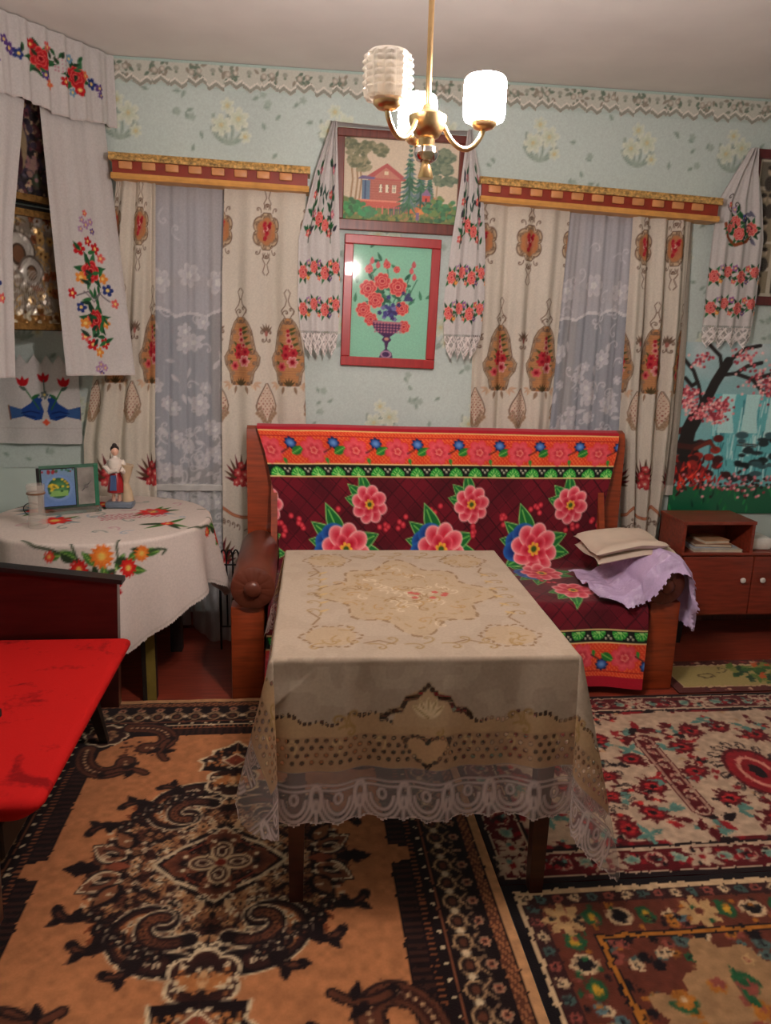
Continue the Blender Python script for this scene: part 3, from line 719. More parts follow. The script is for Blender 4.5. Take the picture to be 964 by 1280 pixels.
    G = random.Random(2)
    for k in range(5):
        xs = -.06+k*.57
        peony(xs, vt+.375, .098, .3*k); berries(xs+.17, vt+.46, G); berries(xs-.2, vt+.40, G)
        xb = -.20+k*.545; peony(xb+.03, vt+.60, .135, .2, True); berries(xb+.24, vt+.50, G)
        peony(xb+.03, vt+.80, .115, .1, True, True, -1)
        peony(xs-.115, vt+1.075, .105, .5, False, True, -1); berries(xs-.2, vt+.92, G)
    band(b0, False); band(b1, True)
    cv.vary(.05, 30, 2)
    s = np.linspace(0, L, cv.ny); yy = np.interp(s, seg, pr[:, 0]); zz = np.interp(s, seg, pr[:, 1])
    k = np.ones(5)/5; ys = np.convolve(np.pad(yy, 2, 'edge'), k, 'valid'); zs = np.convolve(np.pad(zz, 2, 'edge'), k, 'valid')
    le = np.interp(s, [0, vt, vt+.12, vt+.35, vt+.62, vt+1.1, L], [-.205, -.205, -.165, -.115, -.095, -.12, -.15])
    re = np.interp(s, [0, vt, vt+.12, vt+.35, vt+.62, vt+1.1, L], [1.632, 1.632, 1.615, 1.565, 1.53, 1.535, 1.53])
    U = np.linspace(0, 1, cv.nx)[None, :]; P = np.zeros((cv.ny, cv.nx, 3))
    P[..., 0] = le[:, None]*(1-U)+re[:, None]*U
    nz = vnoise(cv.ny, cv.nx, 60, 5)-.5
    fr = np.clip((s-(vt+1.08))/.25, 0, 1)[:, None]
    P[..., 1] = ys[:, None]+nz*.004-.010*fr*(1+np.sin(U*26+1.0))-.012*fr*(U > .9)*(U-.9)*10
    P[..., 2] = zs[:, None]+.004+np.abs(nz)*.006+.012*np.clip((s-(L-.2))/.2, 0, 1)[:, None]*np.sin(U*9)
    # the top edge sags a little towards the right
    P[..., 2] -= (np.clip((zs-.95)/.1, 0, 1)[:, None])*.012*U
    tag(sheet('blanket', P, cv, M_blanket), 'dark red plush blanket with peonies and orange borders spread over the sofa', 'blanket')
blanket()
def folded_cloths():
    # lilac lace cloth over the right bolster, cream cloth folded on top of it
    W, L = .52, .80; cv = Cv(L, W, .008, (196, 172, 206)); X, Y = cv.XY()
    G = random.Random(4)
    for k in range(40): cv.flower(G.uniform(0, L), G.uniform(0, W), .022, 5, (214, 196, 222), (188, 162, 200)); 
    for k in range(40): cv.curl(G.uniform(0, L), G.uniform(0, W), G.uniform(0, 6), .05, .006, (220, 204, 228))
    path = np.array([(1.30, .452), (1.42, .452), (1.50, .50), (1.55, .585), (1.61, .632), (1.67, .618), (1.712, .56), (1.728, .47), (1.738, .33), (1.742, .27)])
    sg = np.r_[0, np.cumsum(np.hypot(*np.diff(path, axis=0).T))]; t = np.linspace(0, 1, cv.nx)*sg[-1]
    px = np.interp(t, sg, path[:, 0]); pz = np.interp(t, sg, path[:, 1]); v = np.linspace(0, 1, cv.ny)[:, None]; u = np.linspace(0, 1, cv.nx)[None, :]
    P = np.zeros((cv.ny, cv.nx, 3)); nz = vnoise(cv.ny, cv.nx, 9, 8)-.5; nz2 = vnoise(cv.ny, cv.nx, 4, 18)-.5
    P[..., 0] = px[None, :]+nz*.02+.02*np.sin(v*22+u*3)*u+.02*u; P[..., 1] = 3.045+v*.42+nz*.02-.16*u*(1-u)*(1-v)+.02*np.sin(u*30)*(1-v); P[..., 2] = pz[None, :]+.012+nz2*.010+np.abs(nz)*.02+.018*np.sin(v*17+1)*u*u
    fr = np.clip(1-v/.22, 0, 1)          # front lip hangs over the seat edge
    P[..., 2] -= fr*.11*np.clip(1-abs(u-.30)/.28, 0, 1); P[..., 2] -= fr*.10*np.clip(1-abs(u-.66)/.30, 0, 1); P[..., 1] = np.where(v < .25, np.minimum(P[..., 1], 3.058+.2*np.clip(v-.10, 0, 1)), P[..., 1])
    ddx, ddz = P[..., 0]-1.61, P[..., 2]-.512; rr = np.hypot(ddx, ddz); push = np.where((P[..., 1] > 3.062) & (rr < .110), .110/np.maximum(rr, .02), 1.0)
    P[..., 0] = 1.61+ddx*push; P[..., 2] = .512+ddz*push
    hem = np.sin(X*2*PI/.03)*.006; cv.cut = (Y > .012+hem) & (Y < W-.010) & (X < L-.012-np.sin(Y*2*PI/.03)*.006)
    tag(sheet('lilac_cloth', P, cv, printed('lilac_cotton', rough=.9, weave_s=.4)), 'crumpled lilac lace cloth draped over the sofa arm next to the cabinet', 'cloth')
    fc = thing('folded_cloth', 'cream cloth folded into a pad lying on the lilac cloth', 'cloth', (1.5, 3.4, .5))
    M = plain('cream_linen', (206, 188, 168), .9, 0, .05, 12, .3, 200)
    for j, (x0, x1, y0, y1, z, th) in enumerate(((1.345, 1.70, 3.20, 3.52, .622, .044), (1.33, 1.655, 3.19, 3.51, .660, .042))):
        n = 22; v = []; f = []
        for side in (0, 1):
            for b in range(n+1):
                for a in range(n+1):
                    u, w = a/n, b/n; ed = min(u, 1-u, w, 1-w); e = min(1, ed*7)**.5
                    x = x0+(x1-x0)*u; y = y0+(y1-y0)*w; zz = z+.010*math.sin(u*5+j)*w+.008*math.sin(w*7+j*2)-.085*max(0, .62-u)**1.1*(1 if True else 0)
                    v.append((x+.015*math.sin(w*3), y-.03*u, zz+(th*.5*e if side else -th*.5*e)))
        K = (n+1)**2
        for b in range(n):
            for a in range(n):
                i = b*(n+1)+a; f.append((i, i+n+1, i+n+2, i+1)); f.append((K+i, K+i+1, K+i+n+2, K+i+n+1))
        mesh('fold', v, f, M, fc, True, 60)
folded_cloths()
# ================================================================== MAIN TABLE AND CLOTH
TX0, TX1, TY0, TY1, TZ = -.055, .745, 1.825, 2.83, .742
def main_table():
    t = thing('dining_table', 'dark wooden table standing on the carpets under the lace cloth', 'table', ((TX0+TX1)/2, (TY0+TY1)/2, 0))
    MB().box(TX0, TX1, TY0, TY1, TZ-.026, TZ, .004).build('tabletop', WOOD_DARK, t)
    for a in MB().box(TX0+.07, TX1-.07, TY0+.05, TY0+.07, TZ-.12, TZ-.025), MB().box(TX0+.07, TX1-.07, TY1-.07, TY1-.05, TZ-.12, TZ-.025), MB().box(TX0+.05, TX0+.07, TY0+.05, TY1-.05, TZ-.12, TZ-.025), MB().box(TX1-.07, TX1-.05, TY0+.05, TY1-.05, TZ-.12, TZ-.025): a.build('apron', WOOD_DARK, t)
    for x in (TX0+.06, TX1-.06):
        for y in (TY0+.035, TY1-.06): MB().tapered(x, y, .011, TZ-.025, .038, .054).build('leg', WOOD_DARK, t)
    t.rotation_euler[2] = math.radians(-1.2)
    return t
main_table()
def tablecloth():
    dF, dB, dS, dR = .462, .22, .33, .49; a, b = TX1-TX0, TY1-TY0
    W, H = a+dS+dR, b+dF+dB; res = .0044
    CRM, GOLD, OL, WHT = (178, 160, 140), (176, 142, 110), (134, 106, 76), (206, 188, 182)
    cv = Cv(W, H, res, CRM, -dS, -dF); X, Y = cv.XY()        # top of the table = (0..a, 0..b)
    hx = np.minimum(X+dS, a+dR-X); hemd = np.minimum(hx, Y+dF)      # distance from the hem on the three hanging sides
    # damask on the plain ground
    nz = vnoise(cv.ny, cv.nx, 12, 2); cv.put((slice(None), slice(None)), (nz > .55)*.35, (166, 148, 128))
    cx, cy = a/2, b/2
    # gold medallion, scrolls and corner wreaths on the top
    th = np.arctan2((Y-cy)/1.25, X-cx); r = np.hypot(X-cx, (Y-cy)/1.25)
    rim = .245+.028*np.cos(8*th)+.02*np.cos(4*th)
    cv.put((slice(None), slice(None)), (r < rim)*.30, (184, 152, 104))
    cv.put((slice(None), slice(None)), ((np.abs(r-rim) < .006) & (np.sin(th*34) > -.4))*.75, OL)
    cv.put((slice(None), slice(None)), ((np.abs(r-rim+.05) < .005) & (np.sin(th*40) > -.2))*.6, (160, 130, 84))
    cv.put((slice(None), slice(None)), ((np.abs(r-.11-.02*np.cos(6*th)) < .004) & (np.sin(th*30) > -.3))*.6, (160, 130, 84))
    G = random.Random(6)
    for k in range(70):
        t, q = G.uniform(0, 6.28), G.uniform(.03, .22); cv.curl(cx+q*math.cos(t), cy+1.25*q*math.sin(t), G.uniform(0, 6), .05, .005, G.choice([(146, 116, 78), (170, 134, 84), (204, 184, 156)]))
    for k in range(7): cv.flower(cx+.07+G.uniform(-.06, .06), cy-.02+G.uniform(-.03, .03), .012, 5, (186, 90, 80))
    for sx in (0, 1):
        for sy in (0, 1):
            wx, wy = (.15 if sx == 0 else a-.15), (.14 if sy == 0 else b-.14)
            th2 = np.arctan2(Y-wy, X-wx); r2 = np.hypot(X-wx, Y-wy)
            cv.put((slice(None), slice(None)), ((np.abs(r2-.078-.008*np.cos(6*th2)) < .005) & (np.sin(th2*22) > -.5))*.85, OL); cv.put((slice(None), slice(None)), (r2 < .07)*.3, (184, 150, 102))
            for k in range(5): cv.curl(wx+G.uniform(-.05, .05), wy+G.uniform(-.05, .05), G.uniform(0, 6), .05, .005, (160, 130, 84))
            d = 1 if sx == 0 else -1; e = 1 if sy == 0 else -1
            cv.line([(wx+d*.09, wy-e*.05), (wx+d*.13, wy-e*.03), (wx+d*.17, wy-e*.055)], .006, OL); cv.line([(wx-d*.05, wy+e*.09), (wx-d*.03, wy+e*.14), (wx-d*.06, wy+e*.19)], .006, OL)
    for k in range(6):
        y = .30+k*.075
        for x, s in ((.12, 1), (a-.12, -1)): cv.curl(x, y, 1.2, .07, .005, (150, 122, 78), 1.5, s); cv.leaf(x, y+.03, .7*s, .04, .014, (190, 160, 110))
    for k in range(7): cv.curl(cx-.15+k*.05, .085, .3, .06, .005, (150, 122, 78), 1.6, 1 if k % 2 else -1); cv.curl(cx-.15+k*.05, b-.085, .3, .06, .005, (150, 122, 78), 1.6, 1 if k % 2 else -1)
    # hanging part, worked outward-in from the hem: scallop lace, clear net, gold openwork, scroll edge
    onF = (Y+dF <= hx); al = np.where(onF, X-cx, Y-cy)
    hang = (hemd < .44) & ((X < 0) | (X > a) | (Y < 0))
    net = hang & (hemd < .165)
    cv.mask(net, WHT, .30)
    # gold band
    gb = hang & (hemd >= .162) & (hemd < .255)
    cv.mask(gb, GOLD, .93)
    row = np.floor(hemd/.0195); hd = np.hypot(np.mod(al+np.where(np.mod(row, 2) > 0, .0125, 0), .025)-.0125, np.mod(hemd, .0195)-.00975)
    cv.put((slice(None), slice(None)), np.clip(.5+(.0056-hd)/cv.res, 0, 1)*gb*(hemd > .176)*(hemd < .25), GOLD, .06)
    wave = .298+.012*np.sin(al*2*PI/.22)+.006*np.sin(al*2*PI/.075)
    cv.mask(hang & (hemd >= .255) & (hemd < wave), (188, 156, 118), .96)
    tick = (np.mod(al, .014) < .0085)
    cv.mask(hang & (np.abs(hemd-wave) < .005) & tick, GOLD, .08)
    inv = hang & (hemd >= wave+.006)
    cv.put((slice(None), slice(None)), (inv & (vnoise(cv.ny, cv.nx, 8, 12) > .56))*.3, (206, 190, 168))
    def side(fn):       # draws along each hanging side in (along, depth from hem) coordinates
        for k in range(-12, 13):
            for axis in ('F', 'L', 'R'):
                def mp(u, v, axis=axis): return (cx+u, -dF+v) if axis == 'F' else ((-dS+v, cy+u) if axis == 'L' else (a+dR-v, cy+u))
                lim = {'F': a/2+.30, 'L': b/2+.3, 'R': b/2+.3}[axis]
                fn(k, mp, lim)
    def lace(k, mp, lim):
        u0 = k*.115
        if abs(u0) > lim: return
        for j, rr in enumerate((.054, .042, .030)):
            P = [mp(u0+rr*math.sin(t), .085-rr*1.35*math.cos(t)) for t in np.linspace(-1.5, 1.5, 14)]; cv.line(P, .0075, WHT, .92)
        P = [mp(u0+.010*math.cos(t), .088+.014*math.sin(t)) for t in np.linspace(0, 2*PI, 10)]; cv.line(P, .006, WHT, .9)
        c = mp(u0+.0575, .085); P = [mp(u0+.0575+.014*math.cos(t), .085+.036*math.sin(t)) for t in np.linspace(0, 2*PI, 14)]
        cv.line(P, .010, WHT, .95)
        cv.line([mp(u0+.0575, .02), mp(u0+.0575, .05)], .008, WHT, .9)
        cv.line([mp(u0-.058, .110), mp(u0+.058, .110)], .006, WHT, .85); cv.line([mp(u0-.058, .124), mp(u0+.058, .124)], .005, WHT, .8)
        if k % 2 == 0:
            for j in range(3): cv.curl(*mp(u0+.02*j, .275), .5+j, .05, .006, (164, 132, 82), 1.6, 1 if j % 2 else -1, .95)
        cv.curl(*mp(u0, .21), 1.0, .04, .004, (214, 186, 136), 1.5, 1)
    side(lace)
    # front crest
    def mp(u, v): return (cx+u, -dF+v)
    P = [mp(.085*math.sin(t)*1.1, .265+.11*math.cos(t)) for t in np.linspace(-1.5, 1.5, 20)]
    cv.poly(P, (190, 160, 124), .97)
    crest = [mp(-.12, .295), mp(-.10, .315), mp(-.07, .32), mp(-.055, .35), mp(-.03, .355), mp(0, .385), mp(.03, .355), mp(.055, .35), mp(.07, .32), mp(.10, .315), mp(.12, .295)]
    for p, q in zip(crest[:-1], crest[1:]):
        for t in np.linspace(0, 1, 4)[:-1]: cv.ell(p[0]*(1-t)+q[0]*t, p[1]*(1-t)+q[1]*t, .0060, .0075, 0, GOLD, al=.05)
    for aa in (-.9, -.45, 0, .45, .9): cv.leaf(*mp(.0, .30), PI/2+aa, .055, .022, (226, 204, 164), (150, 120, 74))
    heart = [mp(.052*math.sin(t)**3*1.1, .215+.048*(.81*math.cos(t)-.31*math.cos(2*t)-.12*math.cos(3*t))*1.0) for t in np.linspace(0, 2*PI, 30)]
    cv.poly(heart, (186, 150, 112), .97)
    for p in heart[::1]: cv.ell(p[0], p[1], .0052, .0052, 0, GOLD, al=.05)
    # scalloped hem
    sc = .010+.010*np.abs(np.sin(al*PI/.0575)); rc = np.where(X < cx, .27, .10)
    cv.cut = (hemd > sc) & ~((np.hypot(hx-rc, (Y+dF)-rc) > rc) & (hx < rc) & (Y+dF < rc))
    cv.mask(hang & (hemd < sc+.007), WHT, .95)
    # drape
    P = np.zeros((cv.ny, cv.nx, 3)); ox = np.where(X < 0, X, np.where(X > a, X-a, 0)); oy = np.where(Y < 0, Y, np.where(Y > b, Y-b, 0))
    bx = np.clip(X, 0, a); by = np.clip(Y, 0, b); r = np.hypot(ox, oy); ph = np.arctan2(oy, ox)
    cr = np.abs(np.sin(2*ph)); psi = ph+.55*np.sin(4*ph)*np.where(cr > 0, 1, 0)*-1
    tl = np.where(r > 0, .10+.15*cr, 0)      # lean of the hanging cloth, more at the corners
    wav = .014*np.sin(al*2*PI/.31+1.3)*np.clip(r/.35, 0, 1)+.008*np.sin(al*2*PI/.13)*np.clip(r/.4, 0, 1)
    out = r*np.sin(tl)+np.minimum(r, .01)*.6+np.where(np.abs(np.sin(2*ph)) < .2, wav, 0)
    ux = np.where(r > 1e-6, np.cos(psi), 0); uy = np.where(r > 1e-6, np.sin(psi), 0)
    P[..., 0] = TX0+bx+ux*out; P[..., 1] = TY0+by+uy*out; P[..., 2] = TZ+.004-np.maximum(0, r*np.cos(tl)-.003)
    P[..., 2] += np.where(r == 0, (vnoise(cv.ny, cv.nx, 30, 3)-.3)*.003, 0)
    # rotate with the table
    c = np.array([(TX0+TX1)/2, (TY0+TY1)/2]); an = math.radians(-1.2); q = P[..., :2]-c
    P[..., 0] = c[0]+q[..., 0]*math.cos(an)-q[..., 1]*math.sin(an); P[..., 1] = c[1]+q[..., 0]*math.sin(an)+q[..., 1]*math.cos(an)
    tag(sheet('tablecloth', P, cv, printed('cream_lace_cloth', rough=.7, alpha=True, translucent=.15, weave=300, weave_s=.15)), 'cream and gold openwork lace cloth covering the long table', 'tablecloth')
tablecloth()
# ================================================================== RED COUCH (left)
def red_couch():
    c = thing('couch', 'low red velvet couch with dark lacquered end boards by the left wall', 'couch', (-1.05, 2.2, 0))
    m, nt, b = nodes_of('red_velvet'); tc = nt.nodes.new('ShaderNodeTexCoord')
    n1 = nt.nodes.new('ShaderNodeTexNoise'); n1.inputs['Scale'].default_value = 7.5; n1.inputs['Detail'].default_value = 4; n1.inputs['Distortion'].default_value = .8
    n2 = nt.nodes.new('ShaderNodeTexNoise'); n2.inputs['Scale'].default_value = 60
    r = nt.nodes.new('ShaderNodeValToRGB'); e = r.color_ramp.elements; e[0].position = .30; e[0].color = lin4((136, 12, 14)); e[1].position = .42; e[1].color = lin4((190, 24, 22))
    link(nt, tc.outputs['Object'], n1.inputs['Vector']); link(nt, tc.outputs['Object'], n2.inputs['Vector'])
    ad = nt.nodes.new('ShaderNodeMath'); ad.operation = 'MULTIPLY_ADD'; ad.inputs[1].default_value = .25; link(nt, n2.outputs['Fac'], ad.inputs[0]); 
    sb = nt.nodes.new('ShaderNodeMath'); sb.operation = 'SUBTRACT'; sb.inputs[1].default_value = .12; link(nt, n1.outputs['Fac'], sb.inputs[0]); link(nt, sb.outputs[0], ad.inputs[2])
    link(nt, ad.outputs[0], r.inputs['Fac']); link(nt, r.outputs['Color'], b.inputs['Base Color']); b.inputs['Roughness'].default_value = .85; b.inputs['Specular IOR Level'].default_value = .15
    bump(nt, b, 180, .3)
    cu = MB().box(-1.42, -.600, 1.690, 2.735, .362, .452, .036)
    cu.v = [(x-(.075*max(0, (.435-z)/.075) if x > -1 else 0), y+(.05*max(0, (.435-z)/.075) if y < 2 else 0), z) for x, y, z in cu.v]
    cu.build('seat_cushion', m, c, True, 70)
    MB().box(-1.46, -1.34, 1.685, 2.735, .40, .92, .045).build('back_cushion', m, c, True, 70)
    MB().box(-1.42, -.72, 1.74, 2.74, .26, .366, .01).build('base_frame', BLACKP, c)
    for y0, y1, nm in ((2.745, 2.785, 1), (1.625, 1.668, 2)):
        k, h = (0, 0) if nm == 1 else (-.032, .042)
        o = MB().prism([(-.672+k, .16), (-.655+k, .650+h), (-1.06, .700+h), (-1.46, .735+h), (-1.46, .16)], 'Y', y0, y1).build('end_board', LACQ, c)
        MB().prism([(-.636+k, .647+h), (-.636+k, .664+h), (-1.06, .716+h), (-1.47, .752+h), (-1.47, .735+h), (-1.06, .699+h)], 'Y', y0-.010, y1+.008).build('top_lip', BLACKP, o)
    for x, y, dx, dy in ((-.755, 2.66, .02, .10), (-.86, 1.86, .02, -.03), (-1.38, 2.62, -.03, .05), (-1.38, 1.80, -.03, -.05)):
        MB().tapered(x, y, 0 if x < -1.05 else .011, .27, .028, .045, dx, dy).build('leg', BLACKP, c)
red_couch()
# ================================================================== CORNER TABLE
RC = np.array([-.86, 3.405]); RR = .455; RZ = .735
def corner_table():
    t = thing('corner_table', 'small old table with painted legs in the icon corner', 'table', (RC[0], RC[1], 0))
    YG = plain('ochre_green_paint', (128, 110, 44), .6); DKP = plain('dark_table_paint', (34, 26, 22), .5)
    MB().lathe([(RR-.006, RZ-.028), (RR, RZ-.022), (RR, RZ-.006), (RR-.004, RZ)], (RC[0], RC[1], 0), 48).build('tabletop', DKP, t)
    MB().box(RC[0]-.27, RC[0]+.27, RC[1]-.30, RC[1]+.27, RZ-.13, RZ-.028).build('apron', DKP, t)
    for x, y in ((-.632, 3.135), (-.60, 3.66), (-1.10, 3.135), (-1.10, 3.66)):
        o = MB().box(x-.028, x+.028, y-.028, y+.028, 0, RZ-.03, .003).build('leg', DKP, t)
        if y < 3.3: MB().box(x-.008, x+.030, y-.031, y-.027, .002, RZ-.132).build('painted_face', YG, o)
corner_table()
def corner_cloth():
    h = .86; cv = Cv(2*h, 2*h, .0068, (214, 200, 190), -h, -h); X, Y = cv.XY(); r = np.hypot(X, Y); th = np.arctan2(Y, X)
    G = random.Random(12); GRN, DG = (62, 110, 44), (46, 62, 40)
    def daisy(x, y, R, c, c2, n=12): cv.flower(x, y, R, n, c, c2, (226, 186, 90), .3, lobe=.4)
    def spray(th0, r0):        # sprays of red and orange flowers hanging on the drop
        ct, st = math.cos(th0), math.sin(th0)
        def mp(u, v): 
            a = th0+u/.50; return ((r0+v)*math.cos(a), (r0+v)*math.sin(a))
        up = th0+PI
        for u, v, a in ((-.04, .03, .6), (.04, .05, -.5), (.0, .09, .1), (.09, .02, -.9), (-.11, .0, .9), (.16, .0, -1.2), (-.17, -.01, 1.3), (-.09, .05, 1.6), (.1, .06, -1.5)):
            p = mp(u, v); cv.leaf(p[0], p[1], up+a, .075, .034, GRN, (150, 190, 90)); cv.leaf(p[0], p[1], up+a+2.6, .06, .03, DG)
        cv.line([mp(-.10, .02), mp(-.2, -.03), mp(-.28, -.04), mp(-.36, -.065)], .010, DG); cv.line([mp(.05, .04), mp(.05, -.04), mp(.07, -.09)], .008, DG); cv.line([mp(.15, .01), mp(.22, -.01), mp(.26, .0), mp(.24, .015)], .008, DG); cv.line([mp(-.1, .02), mp(-.13, -.06)], .008, DG)
        for u, v, R, c, c2 in ((-.10, .045, .042, (196, 22, 26), (226, 60, 40)), (-.01, -.005, .048, (222, 104, 34), (240, 150, 60)), (.09, .05, .040, (196, 22, 26), (226, 60, 40)), (.15, .0, .034, (222, 104, 34), (240, 150, 60)), (.01, .12, .062, (186, 24, 34), (206, 40, 44)), (-.215, -.005, .024, (206, 50, 46), (226, 90, 60))):
            p = mp(u, v); daisy(p[0], p[1], R, c, c2)
    for k in range(4): spray(math.radians(-76+90*k), .512)
    for x, y, R in ((-.18, -.07, .07), (.20, .10, .07), (-.05, .26, .06), (.30, -.12, .03), (-.3, .12, .06)):
        for j in range(6): cv.leaf(x, y, G.uniform(0, 6), .12, .028, G.choice([GRN, (110, 140, 150), DG]))
        daisy(x, y, R, (206, 28, 30), (230, 70, 50), 9)
    ca, sa = math.cos(.35), math.sin(.35); u = X*ca+Y*sa; v = -X*sa+Y*ca
    band = (np.abs(v+.02) < .055) & (u > -.02) & (u < .27)
    cv.put((slice(None), slice(None)), (band & (np.sin(u*2*PI/.03)*np.sin(v*2*PI/.027) > .1))*.8, (176, 60, 84))
    for j in range(24): cv.curl(G.uniform(-.3, .32), G.uniform(-.3, .3), G.uniform(0, 6), .07, .006, G.choice([(150, 170, 190), (196, 140, 150), (110, 130, 120)]))
    dr = np.maximum(0, r-RR); lim = RR+.355+.075*np.cos(4*th+4.68)+.010*np.sin(9*th)
    cv.cut = r < lim; cv.put((slice(None), slice(None)), (np.abs(r-lim+.02) < .004)*.5, (186, 172, 160))
    fold = np.sin(9*th+.6)*.6+np.sin(15*th+2)*.4
    rad = np.minimum(r, RR)+np.minimum(dr, .012)*.8+dr*.05+np.clip(dr/.30, 0, 1.2)*.034*(1+fold)
    P = np.zeros((cv.ny, cv.nx, 3)); P[..., 0] = RC[0]+rad*np.cos(th); P[..., 1] = RC[1]+rad*np.sin(th); P[..., 2] = RZ+.005-np.maximum(0, dr-.004)*.985+(vnoise(cv.ny, cv.nx, 25, 4)-.5)*.004*(r > RR)
    P[..., 1] = np.minimum(P[..., 1], 3.866)
    tag(sheet('tablecloth', P, cv, M_cloth), 'white cloth with embroidered red and orange flowers on the corner table', 'tablecloth')
corner_cloth()

# ================================================================== CURTAIN CORNICES
def cornice(x0, x1, z0, z1, label):
    """x0..x1 at the front face, top edge height z0 (left) to z1 (right)"""
    c = thing('curtain_cornice', label, 'cornice', ((x0+x1)/2, 3.9, min(z0, z1)-.12), 'gilded curtain cornices')
    GILT = plain('cracked_gilt_moulding', (204, 164, 98), .45, .1, .45, 70, .8, 120)
    TERRA = plain('terracotta_paint', (142, 46, 24), .5); PEACH = plain('peach_paint', (206, 140, 86), .45); SAND = plain('ochre_lip_paint', (214, 156, 82), .45)
    ya, yb = 3.852, YB-.002
    def skew(m):
        m.v = [(x, y, z+z0+(z1-z0)*(x-x0)/(x1-x0)) for x, y, z in m.v]; return m
    m = MB().prism([(ya-.012, -.034), (ya-.016, -.024), (ya-.008, -.012), (ya-.014, -.004), (ya, 0), (yb, 0), (yb, -.034)], 'X', x0-.012, x1+.012); skew(m).build('gilt_moulding', GILT, c)
    skew(MB().box(x0, x1, ya+.006, yb, -.088, -.033)).build('fascia', TERRA, c)
    skew(MB().prism([(ya-.004, -.112), (ya-.010, -.100), (ya-.004, -.087), (yb, -.087), (yb, -.112)], 'X', x0-.006, x1+.006)).build('lower_lip', SAND, c)
    n = int((x1-x0)/.103)
    for k in range(n+1):
        xa = x0+.03+k*.103
        if xa+.06 > x1: break
        skew(MB().box(xa, xa+.060, ya-.008, ya+.008, -.070, -.036, .006)).build('dentil', PEACH, c, True)
cornice(-.845, .037, 2.327, 2.308, 'gilded cornice over the window beside the icon corner')
cornice(.868, 2.070, 2.305, 2.262, 'longer gilded cornice over the window beside the waterfall picture')
